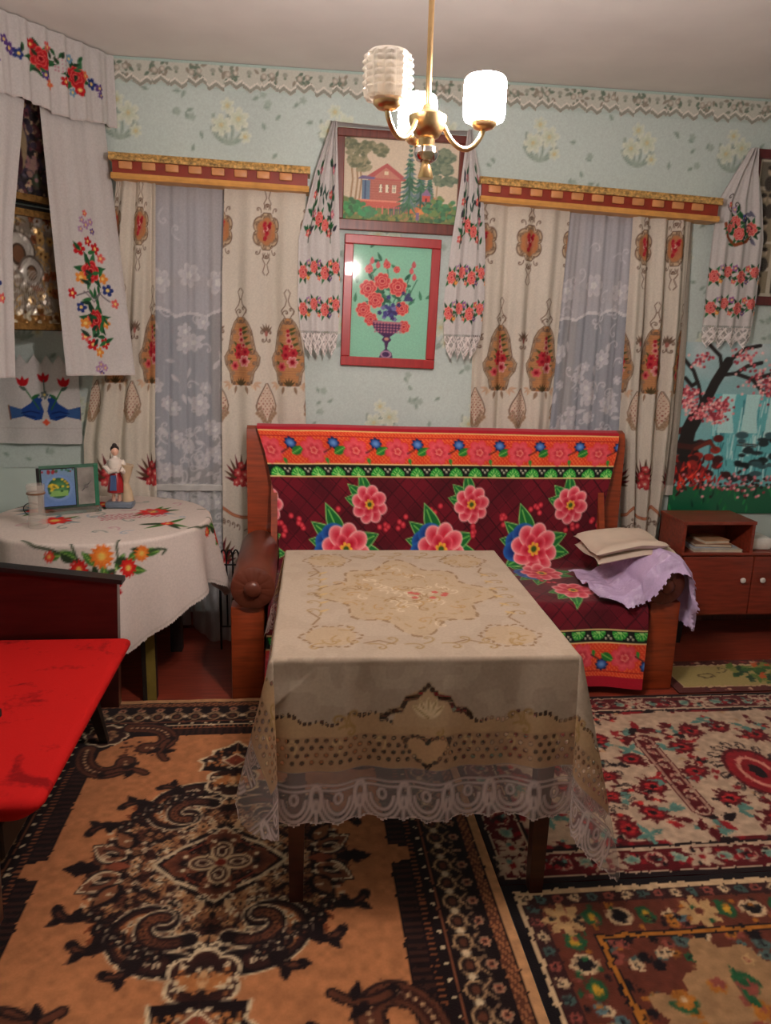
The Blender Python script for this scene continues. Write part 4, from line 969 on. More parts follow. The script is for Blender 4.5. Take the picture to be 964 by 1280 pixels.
# ================================================================== CURTAINS
def curtain_canvas(w, z0, h, px, seed):
    """px: x of a small upper medallion in cloth coordinates; repeat .27"""
    rep = .27; BR, OR, PK, RD, DK = (160, 132, 108), (190, 134, 92), (226, 176, 160), (196, 56, 66), (122, 98, 82)
    cv = Cv(w, h, .0044, (223, 213, 197), 0, z0)
    def cw(x, z, s=1):        # small upper medallion
        for t in (-1, 1):
            for q in (1, -1):
                cv.line([(x+t*.008, z+q*.10), (x+t*.022, z+q*.125), (x+t*.006, z+q*.15), (x+t*.018, z+q*.185), (x+t*.006, z+q*.2)], .0045, DK)
                cv.curl(x+t*.02, z+q*.10, PI/2*q, .04, .0045, DK, 1.8, t*q); cv.curl(x+t*.035, z+q*.085, PI/2*q, .035, .0045, DK, 1.8, -t*q)
        cv.flower(x, z, .082, 6, DK, None, lobe=.22, rot=PI/6, sy=1.15); cv.flower(x, z, .076, 6, (206, 182, 150), None, lobe=.22, rot=PI/6, sy=1.15)
        cv.flower(x, z, .066, 6, BR, None, lobe=.22, rot=PI/6, sy=1.15); cv.flower(x, z, .058, 6, OR, (206, 120, 70), lobe=.15, rot=PI/6, sy=1.1)
        for k in range(10): a = k*.63; cv.curl(x+.055*math.cos(a), z+.066*math.sin(a), a, .03, .004, DK, 2.2, 1)
        cv.ell(x, z, .036, .046, 0, (186, 106, 86), OR)
        for k in range(14): g = random.Random(k); cv.flower(x+g.uniform(-.022, .022), z+g.uniform(-.042, .040), .011, 5, g.choice([RD, RD, PK, (160, 30, 46)]), None, (150, 24, 40), .3)
    def big(x, z):
        pts = []
        for t in np.linspace(-PI, PI, 60):
            yy = math.cos(t); pts.append((t, yy))
        def hw(v):          # half width profile, v from -1 (bottom) to 1 (top)
            return np.interp(v, [-1, -.97, -.6, -.38, -.15, .05, .30, .62, .85, 1.0], [.045, .05, .062, .086, .092, .070, .062, .052, .034, .012])
        q = cv.sub(x-.14, x+.14, z-.19, z+.22)
        if q:
            sl, X, Z = q; v = (Z-z)/.165; h2 = hw(v); d = np.abs(X-x)-h2; inn = (np.abs(v) <= 1)
            cv.put(sl, np.clip(.5-(d-.010)/cv.res, 0, 1)*inn, DK); cv.put(sl, np.clip(.5-(d-.005)/cv.res, 0, 1)*inn, (200, 176, 142))
            cv.put(sl, np.clip(.5-d/cv.res, 0, 1)*inn, BR); cv.put(sl, np.clip(.5-(d+.008)/cv.res, 0, 1)*inn, OR)
            cv.put(sl, np.clip(.5-(d+.008)/cv.res, 0, 1)*inn*(np.sin(Z*2*PI/.0115) > .3)*.45, (214, 156, 96))
        for t in (-1, 1):
            for k, v in enumerate(np.linspace(-.85, .95, 13)): cv.curl(x+t*(float(hw(v))+.003), z+v*.165, PI/2 if k % 2 else -PI/2, .036, .0058, BR if k % 3 else DK, 2.2, t if k % 2 else -t)
            cv.line([(x+t*.012, z+.165), (x+t*.035, z+.20), (x+t*.012, z+.225), (x+t*.004, z+.25)], .0045, DK); cv.curl(x+t*.03, z+.185, 1.2, .04, .0045, DK, 1.8, t)
            cv.line([(x+t*.004, z+.25), (x+t*.016, z+.285), (x+t*.004, z+.30)], .004, DK)
            cv.leaf(x+t*.028, z-.165, -PI/2+t*.25, .042, .016, BR); cv.leaf(x+t*.055, z-.155, -PI/2+t*.6, .035, .014, (224, 200, 170))
            for k in range(3): cv.leaf(x+t*.07, z-.15, -PI/2+t*(.2+.7*k), .04, .013, (214, 180, 150))
        for k in range(5): cv.leaf(x, z-.165, PI/2+(k-2)*.45, .042, .011, (90, 76, 50))
        for fx, fz, R, c in ((0, .085, .014, PK), (.004, .058, .017, PK), (.016, .032, .013, PK), (-.012, .02, .022, RD), (.026, 0, .024, RD), (-.014, -.012, .026, RD), (.020, -.045, .030, (232, 190, 180)), (-.036, -.068, .024, (226, 120, 120)), (0, .105, .010, RD)):
            cv.leaf(x+fx, z+fz, 2.4 if fx < 0 else .4, .045, .014, (86, 90, 50)); cv.flower(x+fx, z+fz, R, 6, c, RD, (150, 20, 40), .35)
    def tear(x, z):
        P = [(x+.052*math.sin(t)*(.5+.5*math.cos(t/2))**.4*(1 if True else 0), z+.0+.0*t) for t in (0,)]
        q = cv.sub(x-.08, x+.08, z-.12, z+.12)
        if q:
            sl, X, Z = q; v = np.clip((Z-(z-.085))/.175, 0, 1); h2 = .052*np.sin(PI*np.clip(v, 0, 1)**.62); d = np.abs(X-x)-h2; inn = (v > 0) & (v < 1)
            cv.put(sl, np.clip(.5-(d-.006)/cv.res, 0, 1)*inn, DK); cv.put(sl, np.clip(.5-d/cv.res, 0, 1)*inn, (222, 200, 178))
            cv.put(sl, ((d < -.004) & inn & (np.sin(X*2*PI/.022)*np.sin(Z*2*PI/.026) > .55)).astype(float), (176, 110, 100))
        for t in (-1, 1):
            for k in range(5): cv.curl(x+t*(.058-.008*k), z-.02-.018*k, -PI/2, .04, .006, BR, 2.0, -t); 
            for k in range(4): cv.ell(x+t*(.05-.012*k), z-.06-.012*k, .012, .010, 0, BR, (190, 160, 130))
    def orn(x, z):
        for a in (-.8, -.4, 0, .4, .8): cv.leaf(x, z, PI/2+a, .05, .012, DK)
        for t in (-1, 1): cv.curl(x, z-.01, PI/2, .05, .0045, DK, 2.2, t); cv.curl(x, z-.02, -PI/2, .04, .0045, DK, 2.2, t)
        cv.ell(x, z, .009, .014, 0, (176, 110, 100))
    def bouquet(x, z):
        for k in range(12): a = PI/2+(k-6)*.26; cv.leaf(x, z-.03, a, .09+.06*math.cos(a-PI/2), .02, (110, 40, 44) if k % 2 else (96, 70, 50))
        for fx, fz, R in ((0, .06, .02), (-.02, .02, .026), (.02, .015, .026), (0, -.02, .032), (-.03, -.03, .022), (.03, -.03, .022)): cv.flower(x+fx, z+fz, R, 5, (176, 36, 46), (226, 120, 110), (240, 200, 180), .2)
    def swag(x, z):
        for t in (-1, 1):
            P = [(x+rep/2*u*t, z-.06*math.sin(u*PI/2)) for u in np.linspace(0, 1, 10)]; cv.line(P, .016, (176, 96, 70)); cv.line(P, .006, (214, 150, 110))
            for k in range(5): cv.curl(x+t*.03*k, z-.09-.01*k, 1, .04, .0045, DK, 2, t)
    for k in range(-2, int(w/rep)+3):
        xs = px+k*rep; xb = xs+rep/2
        cw(xs, 2.02); orn(xs, 1.545); big(xb, 1.455); tear(xs, 1.215); bouquet(xb, .83); swag(xs, .68); bouquet(xs, .40); swag(xb, .28)
    cv.vary(.025, 50, seed)
    return cv
def drape(cv, zs, xl, xr, ztop, zbot, amp, nf, ph, y0, fwd=None):
    """hang a canvas between left/right edge tables (height -> x) with vertical folds"""
    Z = cv.y[:, None]*np.ones((1, cv.nx)); U = np.ones((cv.ny, 1))*np.linspace(0, 1, cv.nx)[None, :]
    L = np.interp(cv.y, zs, xl)[:, None]; R = np.interp(cv.y, zs, xr)[:, None]
    f = 2*PI*nf*U+ph; grow = .55+.45*np.clip((ztop-Z)/.6, 0, 1); sway = .25*np.sin(Z*3+ph)
    off = amp*(np.sin(f+sway)+.35*np.sin(2.3*f+1+ph))*grow
    P = np.zeros((cv.ny, cv.nx, 3)); P[..., 0] = L+(R-L)*U+.35*amp*np.cos(f+sway)*grow*np.sin(PI*U)**.3; P[..., 1] = y0+off; P[..., 2] = Z
    if fwd is not None: P[..., 1] -= fwd(U, Z)
    return P
CL = 'cream cotton curtain with rococo medallions '
ZT = 2.222
for (w, zs, xl, xr, amp, nf, px, ph, zb, y0, lb) in (
    (.46, [.1, .6, 1.0, 1.6, 2.2], [-1.08, -1.075, -1.06, -.94, -.845], [-.70, -.715, -.715, -.69, -.665], .018, 2.4, .30, .5, .12, 3.912, CL+'hanging behind the icon towel and corner table'),
    (.47, [.1, .6, 1.1, 1.8, 2.2], [-.395, -.39, -.385, -.37, -.352], [.03, .035, .035, .015, .030], .016, 2.0, .247, .2, .12, 3.910, CL+'behind the sofa end by the corner table'),
    (.52, [.1, .6, 1.08, 1.7, 2.2], [.90, .89, .885, .872, .872], [1.32, 1.315, 1.315, 1.325, 1.335], .017, 3.2, .30, 1.2, .12, 3.916, CL+'hanging between rose picture and sofa back'),
    (.50, [.1, .45, .8, 1.1, 1.7, 2.2], [1.79, 1.78, 1.735, 1.70, 1.68, 1.66], [1.97, 1.97, 1.99, 1.995, 1.985, 1.965], .026, 3.0, .10, 2.0, .12, 3.908, CL+'hanging beside the waterfall picture')):
    cv = curtain_canvas(w, zb, ZT-zb, px, int(px*100))
    tag(sheet('curtain', drape(cv, zs, xl, xr, ZT, zb, amp, nf, ph, y0), cv, M_curtain), lb, 'curtain', 'cream patterned curtains')
def lace_canvas(w, zb, seed, scal):
    cv = Cv(w, ZT-zb, .006, (208, 206, 208), 0, zb, .60); X, Z = cv.XY(); G = random.Random(seed)
    edge = scal+.022*np.abs(np.sin(X*PI/.16))+.03*np.sin(X*7+seed)
    cv.mask(Z > edge, (216, 213, 216), .80); cv.mask(np.abs(Z-edge) < .008, (234, 230, 230), .97)
    def bloom(x, z, R, al): 
        cv.flower(x, z, R, 6, (232, 228, 228), (206, 204, 210), None, lobe=.4, rot=G.random(), al=al); cv.flower(x, z, R*.35, 5, (240, 238, 236), al=.97)
    n = int(w/.05*14)
    for k in range(int(w*2.0/.0036)):
        x, z = G.uniform(0, w), zb+abs(G.gauss(.0, .55))+.35
        if z < scal-.02:
            t = G.random()
            if t < .32: bloom(x, z, G.uniform(.025, .05), .92)
            elif t < .7: cv.leaf(x, z, G.uniform(0, 6), .06, .022, (230, 226, 226), None, .9)
            else: cv.curl(x, z, G.uniform(0, 6), .07, .007, (232, 228, 228), 1.6, G.choice([-1, 1]), .9)
        elif z < ZT: cv.curl(x, z, G.uniform(0, 6), .08, .007, (228, 224, 226), 1.6, G.choice([-1, 1]), .95)
    for k in range(3): bloom(w*(.15+.35*k), scal+.14+.03*(k % 2), .06, .96)
    for t in (0, 1): cv.mask(np.abs(X-(.006 if t == 0 else w-.006)) < .005, (226, 222, 222), .9)
    return cv
cv = lace_canvas(.46, .02, 3, 1.64)
def fwdL(U, Z): return .23*np.clip((U-.45)/.3, 0, 1)*np.clip((.42-Z)/.40, 0, 1)
tag(sheet('lace_curtain', drape(cv, [0, .6, 1.1, 2.2], [-.75, -.76, -.76, -.71], [-.34, -.345, -.345, -.325], ZT, .02, .009, 4.5, .7, 3.949, fwdL), cv, M_lace), 'white floral lace curtain in the window beside the icon corner', 'lace curtain', 'floral lace curtains')
cv = lace_canvas(.52, .10, 5, 1.66)
tag(sheet('lace_curtain', drape(cv, [0, .6, 1.1, 2.2], [1.27, 1.27, 1.27, 1.31], [1.80, 1.76, 1.72, 1.69], ZT, .10, .008, 5, .2, 3.950), cv, M_lace), 'white floral lace curtain in the window nearer the waterfall poster', 'lace curtain', 'floral lace curtains')
cv = Cv(.10, ZT-.74, .01, (176, 166, 152), 0, .74); cv.vary(.05, 8); cv.rect(-1, 1, .74, .80, (214, 206, 194))
tag(sheet('curtain_lining', drape(cv, [.7, 1.4, 2.2], [1.975, 1.975, 1.955], [2.045, 2.035, 1.985], ZT, .74, .006, 1.0, .4, 3.945), cv, M_curtain), 'narrow grey-beige lining strip showing at the edge of the curtain by the waterfall picture', 'curtain')

# ================================================================== EMBROIDERY MOTIFS
RED, PINK, GRN, BLU, ORG, VIO, LIL = (190, 26, 36), (222, 100, 96), (34, 88, 50), (40, 56, 120), (226, 140, 60), (90, 60, 130), (170, 130, 170)
def emb_rose(cv, x, y, R, seed=0, tone=0):
    g = random.Random(seed)
    for k in range(6): cv.leaf(x, y, k*1.05+g.uniform(-.2, .2), R*1.75, R*.62, [GRN, (54, 110, 70), (30, 70, 44)][k % 3])
    if tone == 0: cv.rose(x, y, R, (206, 40, 46), (130, 10, 24), (232, 110, 100), seed)
    else: cv.rose(x, y, R, (226, 104, 98), (196, 54, 64), (244, 176, 160), seed)
def small_fl(cv, x, y, R, c, cc=(240, 210, 120)): cv.flower(x, y, R, 5, c, None, cc, .3, lobe=.5)
WHITE = (206, 201, 198)
def rose_towel(w, h, lace_h, seed, flip=False):
    """rushnyk end: bouquet on top, two rows of roses, lace at the bottom"""
    cv = Cv(w, h, .0042, WHITE); X, Y = cv.XY(); c = w/2; g = random.Random(seed)
    def yy(t): return h*t
    # upper garland
    for t, s in ((.80, 1), (.70, -1), (.62, 1), (.54, -1)):
        for sx in (-1, 1):
            x = c+sx*w*.26
            for k in range(5): cv.leaf(x+g.uniform(-.02, .02), yy(t)+g.uniform(-.03, .03), PI/2+g.uniform(-1.2, 1.2), .045, .018, g.choice([GRN, (40, 90, 60), (60, 60, 70)]))
            small_fl(cv, x+s*.01, yy(t), .020, [PINK, (206, 120, 140)][s > 0], (240, 190, 170))
    cv.line([(c-w*.27, yy(.5)), (c-w*.25, yy(.62)), (c-w*.28, yy(.75)), (c-w*.2, yy(.86))], .006, (60, 80, 60)); cv.line([(c+w*.27, yy(.5)), (c+w*.25, yy(.62)), (c+w*.28, yy(.75)), (c+w*.2, yy(.86))], .006, (60, 80, 60))
    emb_rose(cv, c-.02, yy(.60), .036, seed, 1); emb_rose(cv, c+.035, yy(.575), .030, seed+1, 1)
    for k in range(8): cv.leaf(c+g.uniform(-.05, .05), yy(.66)+g.uniform(-.02, .05), PI/2+g.uniform(-.7, .7), .05, .014, (56, 80, 70))
    for t in (.385, .225):
        for k, u in enumerate((.12, .38, .64, .90)):
            x = w*u; emb_rose(cv, x, yy(t)+(.012 if k % 2 else -.012), .030 if k % 2 else .034, seed+k, 1)
            small_fl(cv, x+w*.13, yy(t)+.03, .018, [LIL, (150, 90, 150), PINK][k % 3]); small_fl(cv, x+w*.12, yy(t)-.035, .014, [ORG, PINK, VIO][k % 3])
            cv.line([(x+w*.05, yy(t)), (x+w*.13, yy(t)-.03), (x+w*.2, yy(t))], .005, (70, 70, 70))
    # drawn-thread line and scalloped lace
    m = np.abs(Y-lace_h-.004) < .004; cv.mask(m & (np.mod(X, .012) < .007), WHITE, .12)
    lz = Y < lace_h; cv.mask(lz, (216, 206, 202), .95)
    lat = (np.abs(((X+Y)/.05) % 1-.5) > .40) | (np.abs(((X-Y)/.05) % 1-.5) > .40); cv.mask(lz & lat, (228, 220, 216), 1); cv.mask(lz & ~lat & ((vnoise(cv.ny, cv.nx, 2, seed) > .5)), (216, 206, 202), .40)
    tri = .045*np.abs(((X/(w/4.0)) % 1)*2-1); cv.cut = Y > tri; cv.mask((Y < tri+.007), (230, 222, 218), 1)
    return cv
def hang_towel(cv, top, zs, xl, xr, y0, amp, nf, ph, pinch=.25):
    """cloth pinched at the top; zs/xl/xr = edge tables by height"""
    z = np.interp(cv.y, [0, cv.h], [zs[0], zs[-1]]); U = np.ones((cv.ny, 1))*np.linspace(0, 1, cv.nx)[None, :]
    L = np.interp(z, zs, xl)[:, None]; R = np.interp(z, zs, xr)[:, None]; wd = np.clip((R-L)/max(abs(np.array(xr)-np.array(xl)).max(), 1e-6), .05, 1)
    f = 2*PI*nf*U+ph; P = np.zeros((cv.ny, cv.nx, 3)); am = amp*(1.15-.5*wd)
    P[..., 0] = L+(R-L)*U; P[..., 1] = y0+am*(np.sin(f)+.4*np.sin(2.1*f+ph))-.010; P[..., 2] = z[:, None]*np.ones_like(U)
    return P
# ================================================================== PICTURES ON THE BACK WALL
def framed(name, label, x0, x1, z0, z1, t, depth, mat, cv, mount=None, shear=0.0, pane=True, lean=0.0, tb=None):
    """wooden frame x0..x1, z0..z1 on the wall; tb = thicker bottom rail"""
    r = thing(name, label, 'picture', ((x0+x1)/2, YB-.03, z0)); tb = tb or t
    yb = YB-.009; ya = yb-depth
    for nm, b in (('frame_rail', (x0, x1, z1-t, z1)), ('frame_rail', (x0, x1, z0, z0+tb)), ('frame_stile', (x0, x0+t, z0+tb, z1-t)), ('frame_stile', (x1-t, x1, z0+tb, z1-t))):
        MB().box(b[0], b[1], ya, yb, b[2], b[3], .004).build(nm, mat, r)
    sheet('picture', flatgrid(cv, (x0+t*.9, yb-.006, z0+tb*.9), ((x1-x0-1.8*t)/cv.w, 0, 0), (0, 0, (z1-z0-.9*t-.9*tb)/cv.h)), cv, M_stitch, r, False)
    if pane: MB().box(x0+t*.8, x1-t*.8, yb-.014, yb-.011, z0+tb*.8, z1-t*.8).build('glass', glass('picture_glass', rough=.10, base=0.0, gain=.28), r)
    if shear: r.rotation_euler[1] = shear
    return r
def house_picture():
    cv = Cv(.60, .40, .0042, (206, 190, 166)); G = random.Random(2); w, h = .60, .40
    for k in range(60): cv.ell(G.uniform(0, w), G.uniform(0, .05), .03, .02, 0, G.choice([(60, 96, 56), (96, 120, 60), (120, 96, 60), (44, 80, 60)]))
    cv.poly([(0, 0), (w, 0), (w, .09), (.45, .12), (.40, .09), (.2, .07), (0, .12)], (96, 116, 66)); cv.dots(160, 0, w, 0, .09, .010, [(60, 96, 56), (130, 130, 70), (46, 84, 56), (150, 116, 76)], 8)
    cv.poly([(.32, .05), (.42, .05), (.50, .13), (.46, .14)], (206, 104, 60)); cv.poly([(.37, .03), (.44, .06), (.47, .10), (.40, .07)], (222, 130, 70))
    for x, hh in ((.04, .25), (.085, .24), (.065, .26)): cv.line([(x, .10), (x+.01, .2), (x+.004, hh)], .009, (150, 116, 84))
    def crown(x, y, R, n, cols, s):
        g = random.Random(s)
        for k in range(n):
            a, q = g.uniform(0, 6.28), R*g.random()**.6; cv.ell(x+q*math.cos(a), y+q*.75*math.sin(a), .013, .008, g.uniform(-.6, .6), g.choice(cols))
    GR = [(96, 104, 76), (120, 122, 92), (80, 92, 70), (140, 136, 106)]
    for x, y, R in ((.07, .33, .05), (.12, .36, .035), (.03, .37, .03), (.19, .345, .035), (.10, .27, .04), (.06, .285, .035)): crown(x, y, R, 55, GR, int(x*999))
    cv.line([(.485, .10), (.49, .2), (.495, .30)], .008, (160, 140, 110))
    for x, y, R in ((.49, .31, .05), (.53, .27, .035), (.46, .27, .035), (.52, .345, .03), (.56, .22, .03), (.44, .335, .025), (.50, .215, .03), (.55, .33, .025)): crown(x, y, R, 40, [(86, 110, 88), (110, 128, 104), (70, 96, 80)], int(x*777+y*99))
    # house
    cv.rect(.13, .30, .09, .21, (176, 96, 84)); cv.poly([(.10, .205), (.20, .27), (.225, .285), (.315, .225), (.33, .205)], (170, 70, 72)); cv.poly([(.15, .21), (.22, .265), (.30, .21)], (186, 116, 100))
    for k in range(9): cv.line([(.13, .10+k*.012), (.30, .10+k*.012)], .002, (150, 70, 66))
    for k in range(3): cv.rect(.185+k*.034, .205+k*.034, .145, .185, (232, 222, 196)); cv.rect(.1885+k*.034, .1925+k*.034, .148, .182, (110, 104, 96)); cv.rect(.1975+k*.034, .2015+k*.034, .148, .182, (110, 104, 96)); cv.rect(.185+k*.034, .205+k*.034, .168, .172, (232, 222, 196))
    cv.rect(.212, .232, .228, .248, (226, 206, 170)); cv.rect(.10, .14, .10, .20, (80, 110, 140)); cv.rect(.11, .118, .10, .20, (50, 70, 110)); cv.poly([(.075, .205), (.16, .205), (.17, .215), (.10, .222)], (96, 84, 130))
    cv.rect(.075, .30, .07, .105, (196, 84, 74)); cv.rect(.075, .30, .100, .106, (220, 130, 110))
    for k in range(7): cv.rect(.085+k*.03, .09+k*.03, .04, .08, (206, 110, 96))
    for k in range(9): cv.line([(.25+k*.012, .035+k*.003), (.25+k*.012, .07+k*.003)], .004, (80, 70, 110))
    for x, b, t, s in ((.345, .09, .365, .065), (.405, .11, .29, .045), (.45, .11, .26, .03)):
        for k in range(14):
            f = k/13; yy = b+(t-b)*f; hw = s*(1-f)**.85
            for j in range(5): cv.leaf(x, yy+.012, -PI/2+(j-2)*.62, max(.012, hw*1.15), .012, G.choice([(40, 92, 66), (56, 110, 84), (30, 72, 60), (80, 110, 120)]))
    cv.rect(.415, .455, .11, .145, (200, 70, 62)); cv.poly([(.405, .14), (.436, .175), (.465, .14)], (130, 96, 140)); cv.rect(.43, .44, .11, .13, (60, 30, 40)); 
    for k in range(60): cv.ell(.51+G.gauss(0, .04), .07+G.gauss(0, .03), .014, .010, 0, G.choice([(44, 104, 70), (60, 130, 84), (36, 84, 60), (96, 130, 70)]))
    for k in range(30): cv.ell(.05+G.gauss(0, .035), .075+G.gauss(0, .018), .014, .011, 0, G.choice([(44, 120, 70), (60, 150, 84), (46, 90, 60)]))
    for k in range(24): cv.ell(.13+G.gauss(0, .02), .045+G.gauss(0, .014), .013, .011, 0, G.choice([(50, 140, 90), (60, 120, 84)]))
    cv.rect(.385, .40, .02, .055, (110, 96, 140)); cv.warp(.002, 2, 3); cv.c = cv.c*.80+np.array((212, 198, 176))*.20+12
    p = framed('framed_embroidery', 'wide framed embroidery of a red cottage among trees hung above the roses', .172, .800, 2.045, 2.500, .036, .030, wood('mahogany_frame', (110, 48, 36), .35, (1, 9, 9)), cv, pane=False, tb=.05, shear=.0); p.rotation_euler[1] = .012
house_picture()
def vase_picture():
    w, h = .40, .56; cv = Cv(w, h, .0042, (138, 206, 176)); G = random.Random(5); c = .19
    P1, P2 = (110, 60, 110), (60, 30, 76)
    for k in range(46):
        x, y = c+G.gauss(0, .08), .26+abs(G.gauss(0, .09)); cv.leaf(x, y, G.uniform(0, 6), .05, .016, G.choice([(46, 110, 80), (60, 130, 96), (36, 90, 70)]))
    for x0, y0, x1, y1 in ((.17, .25, .08, .46), (.2, .25, .17, .48), (.22, .25, .30, .44), (.2, .25, .25, .40), (.25, .27, .33, .40), (.17, .25, .12, .40)): cv.line([(x0, y0), ((x0+x1)/2+.01, (y0+y1)/2), (x1, y1)], .005, (50, 110, 84))
    for x, y in ((.30, .44), (.315, .41), (.31, .47), (.09, .45), (.17, .475), (.10, .48), (.13, .46)): cv.leaf(x, y-.015, PI/2, .038, .022, (206, 90, 96))
    for x, y, R in ((.085, .345, .046), (.155, .385, .044), (.235, .36, .048), (.125, .29, .042), (.065, .24, .040), (.105, .195, .036), (.26, .255, .038), (.275, .165, .034), (.225, .445, .018), (.085, .44, .022), (.175, .465, .020)): cv.rose(x, y, R, (216, 76, 74), (176, 30, 50), (240, 150, 130), G.random()*3)
    for k in range(26): cv.flower(c+.01+G.gauss(0, .022), .235+G.gauss(0, .022), .012, 5, G.choice([(60, 60, 130), (50, 40, 100), (110, 110, 170)]))
    for k in range(8): cv.flower(.295+G.gauss(0, .012), .315+G.gauss(0, .014), .010, 5, (60, 60, 110))
    vase = [(.115, .19), (.265, .185), (.255, .15), (.225, .125), (.205, .11), (.215, .095), (.20, .08), (.195, .05), (.22, .03), (.225, .004), (.155, .004), (.165, .03), (.185, .05), (.18, .08), (.165, .095), (.175, .11), (.145, .13), (.12, .155)]
    cv.poly(vase, P2)
    for k in range(9):
        for j in range(4): cv.ell(.13+k*.016, .135+j*.014, .0055, .0045, 0, (186, 110, 130))
    cv.line([(.118, .185), (.262, .182)], .008, (196, 120, 130)); cv.ring(.19, .022, .024, .016, .006, (186, 140, 170)); cv.ell(.19, .10, .012, .008, 0, (196, 140, 120)); cv.warp(.002, 2, 13); cv.c = cv.c*.88+np.array((220, 200, 190))*.12
    p = framed('framed_embroidery', 'red framed embroidery of roses in a purple vase on mint green', .206, .684, 1.397, 2.026, .045, .024, wood('bright_red_frame', (166, 34, 34), .35, (1, 9, 9), .1), cv); p.rotation_euler[1] = .022
vase_picture()
def picture_towel():
    t = thing('embroidered_towel', 'white rose-embroidered ritual towel draped over the cottage picture', 'towel', (.45, 3.93, 1.45))
    cvl = rose_towel(.31, 1.05, .115, 3)
    sheet('towel_end', hang_towel(cvl, 2.5, [1.437, 1.56, 1.70, 1.99, 2.30, 2.515], [.045, .005, -.008, -.005, .075, .150], [.172, .190, .198, .192, .180, .172], 3.892, .012, 2.2, .4), cvl, M_towel, t)
    cvr = rose_towel(.30, 1.05, .115, 6)
    sheet('towel_end', hang_towel(cvr, 2.5, [1.44, 1.56, 1.72, 2.0, 2.25, 2.51], [.742, .716, .708, .735, .765, .790], [.868, .905, .915, .905, .880, .812], 3.884, .012, 2.2, 1.1), cvr, M_towel, t)
    cvb = Cv(.68, .05, .01, WHITE); U = np.linspace(0, 1, cvb.nx)[None, :]; V = np.linspace(0, 1, cvb.ny)[:, None]; P = np.zeros((cvb.ny, cvb.nx, 3))
    P[..., 0] = .145+.675*U+0*V; P[..., 1] = 3.880+.085*V+0*U; P[..., 2] = 2.514-.008*U+.010*np.sin(PI*V)-.012*np.sin(PI*U)*(1-V)
    sheet('towel_fold', P, cvb, M_cloth, t)
picture_towel()
# ------------------------------------------------------------------ right side of the back wall
def photo_frame():
    w, h = .44, .66; cv = Cv(w, h, .006, (206, 196, 176)); G = random.Random(8)
    for r in range(5):
        for k in range(3):
            x, y = .02+k*.14, .02+r*.128; c = G.choice([(150, 136, 112), (120, 112, 98), (170, 156, 130)])
            cv.rect(x, x+.115, y, y+.112, c)
            for f in (.035, .08) if (r+k) % 2 else (.058,): cv.ell(x+f, y+.012, .028, .035, 0, (70, 62, 56)); cv.ell(x+f, y+.072, .017, .021, 0, (196, 176, 150)); cv.ell(x+f, y+.086, .018, .011, 0, (60, 52, 46))
    p = framed('photo_frame', 'burgundy framed collage of old family photographs half hidden by a towel', 2.268, 2.76, 1.762, 2.518, .045, .026, wood('burgundy_frame', (92, 22, 26), .35, (1, 9, 9), .12), cv)
    cv = rose_towel(.33, .98, .11, 11); c = .165
    # this towel carries a basket bouquet on top
    cv.rect(-1, 1, .46, .98, WHITE)
    g = random.Random(9)
    for k in range(26): cv.leaf(c+g.gauss(0, .06), .60+g.gauss(0, .04), g.uniform(0, 6), .05, .02, g.choice([GRN, (46, 100, 70), (40, 60, 50), (110, 110, 130)]))
    cv.line([(.07, .62), (.09, .56), (.15, .52), (.22, .54), (.26, .60)], .016, (140, 70, 40))
    for x, y, R in ((.14, .63, .034), (.165, .575, .034), (.25, .60, .036), (.10, .60, .024)): emb_rose(cv, x, y, R, int(x*99), 1)
    small_fl(cv, .20, .65, .022, (70, 70, 140)); small_fl(cv, .13, .69, .018, LIL); small_fl(cv, .09, .71, .016, PINK)
    for k in range(6): cv.curl(c+g.uniform(-.1, .1), .52+g.uniform(-.03, .25), g.uniform(0, 6), .05, .005, (70, 60, 60))
    t = thing('embroidered_towel', 'white towel with a rose basket and lace hem hung on the photo frame corner', 'towel', (2.25, 3.92, 1.53))
    sheet('towel_body', hang_towel(cv, 2.5, [1.530, 1.75, 2.08, 2.26, 2.40, 2.512], [2.088, 2.085, 2.085, 2.095, 2.170, 2.238], [2.352, 2.365, 2.362, 2.330, 2.290, 2.268], 3.918, .011, 3.0, .3), cv, M_towel, t)
photo_frame()
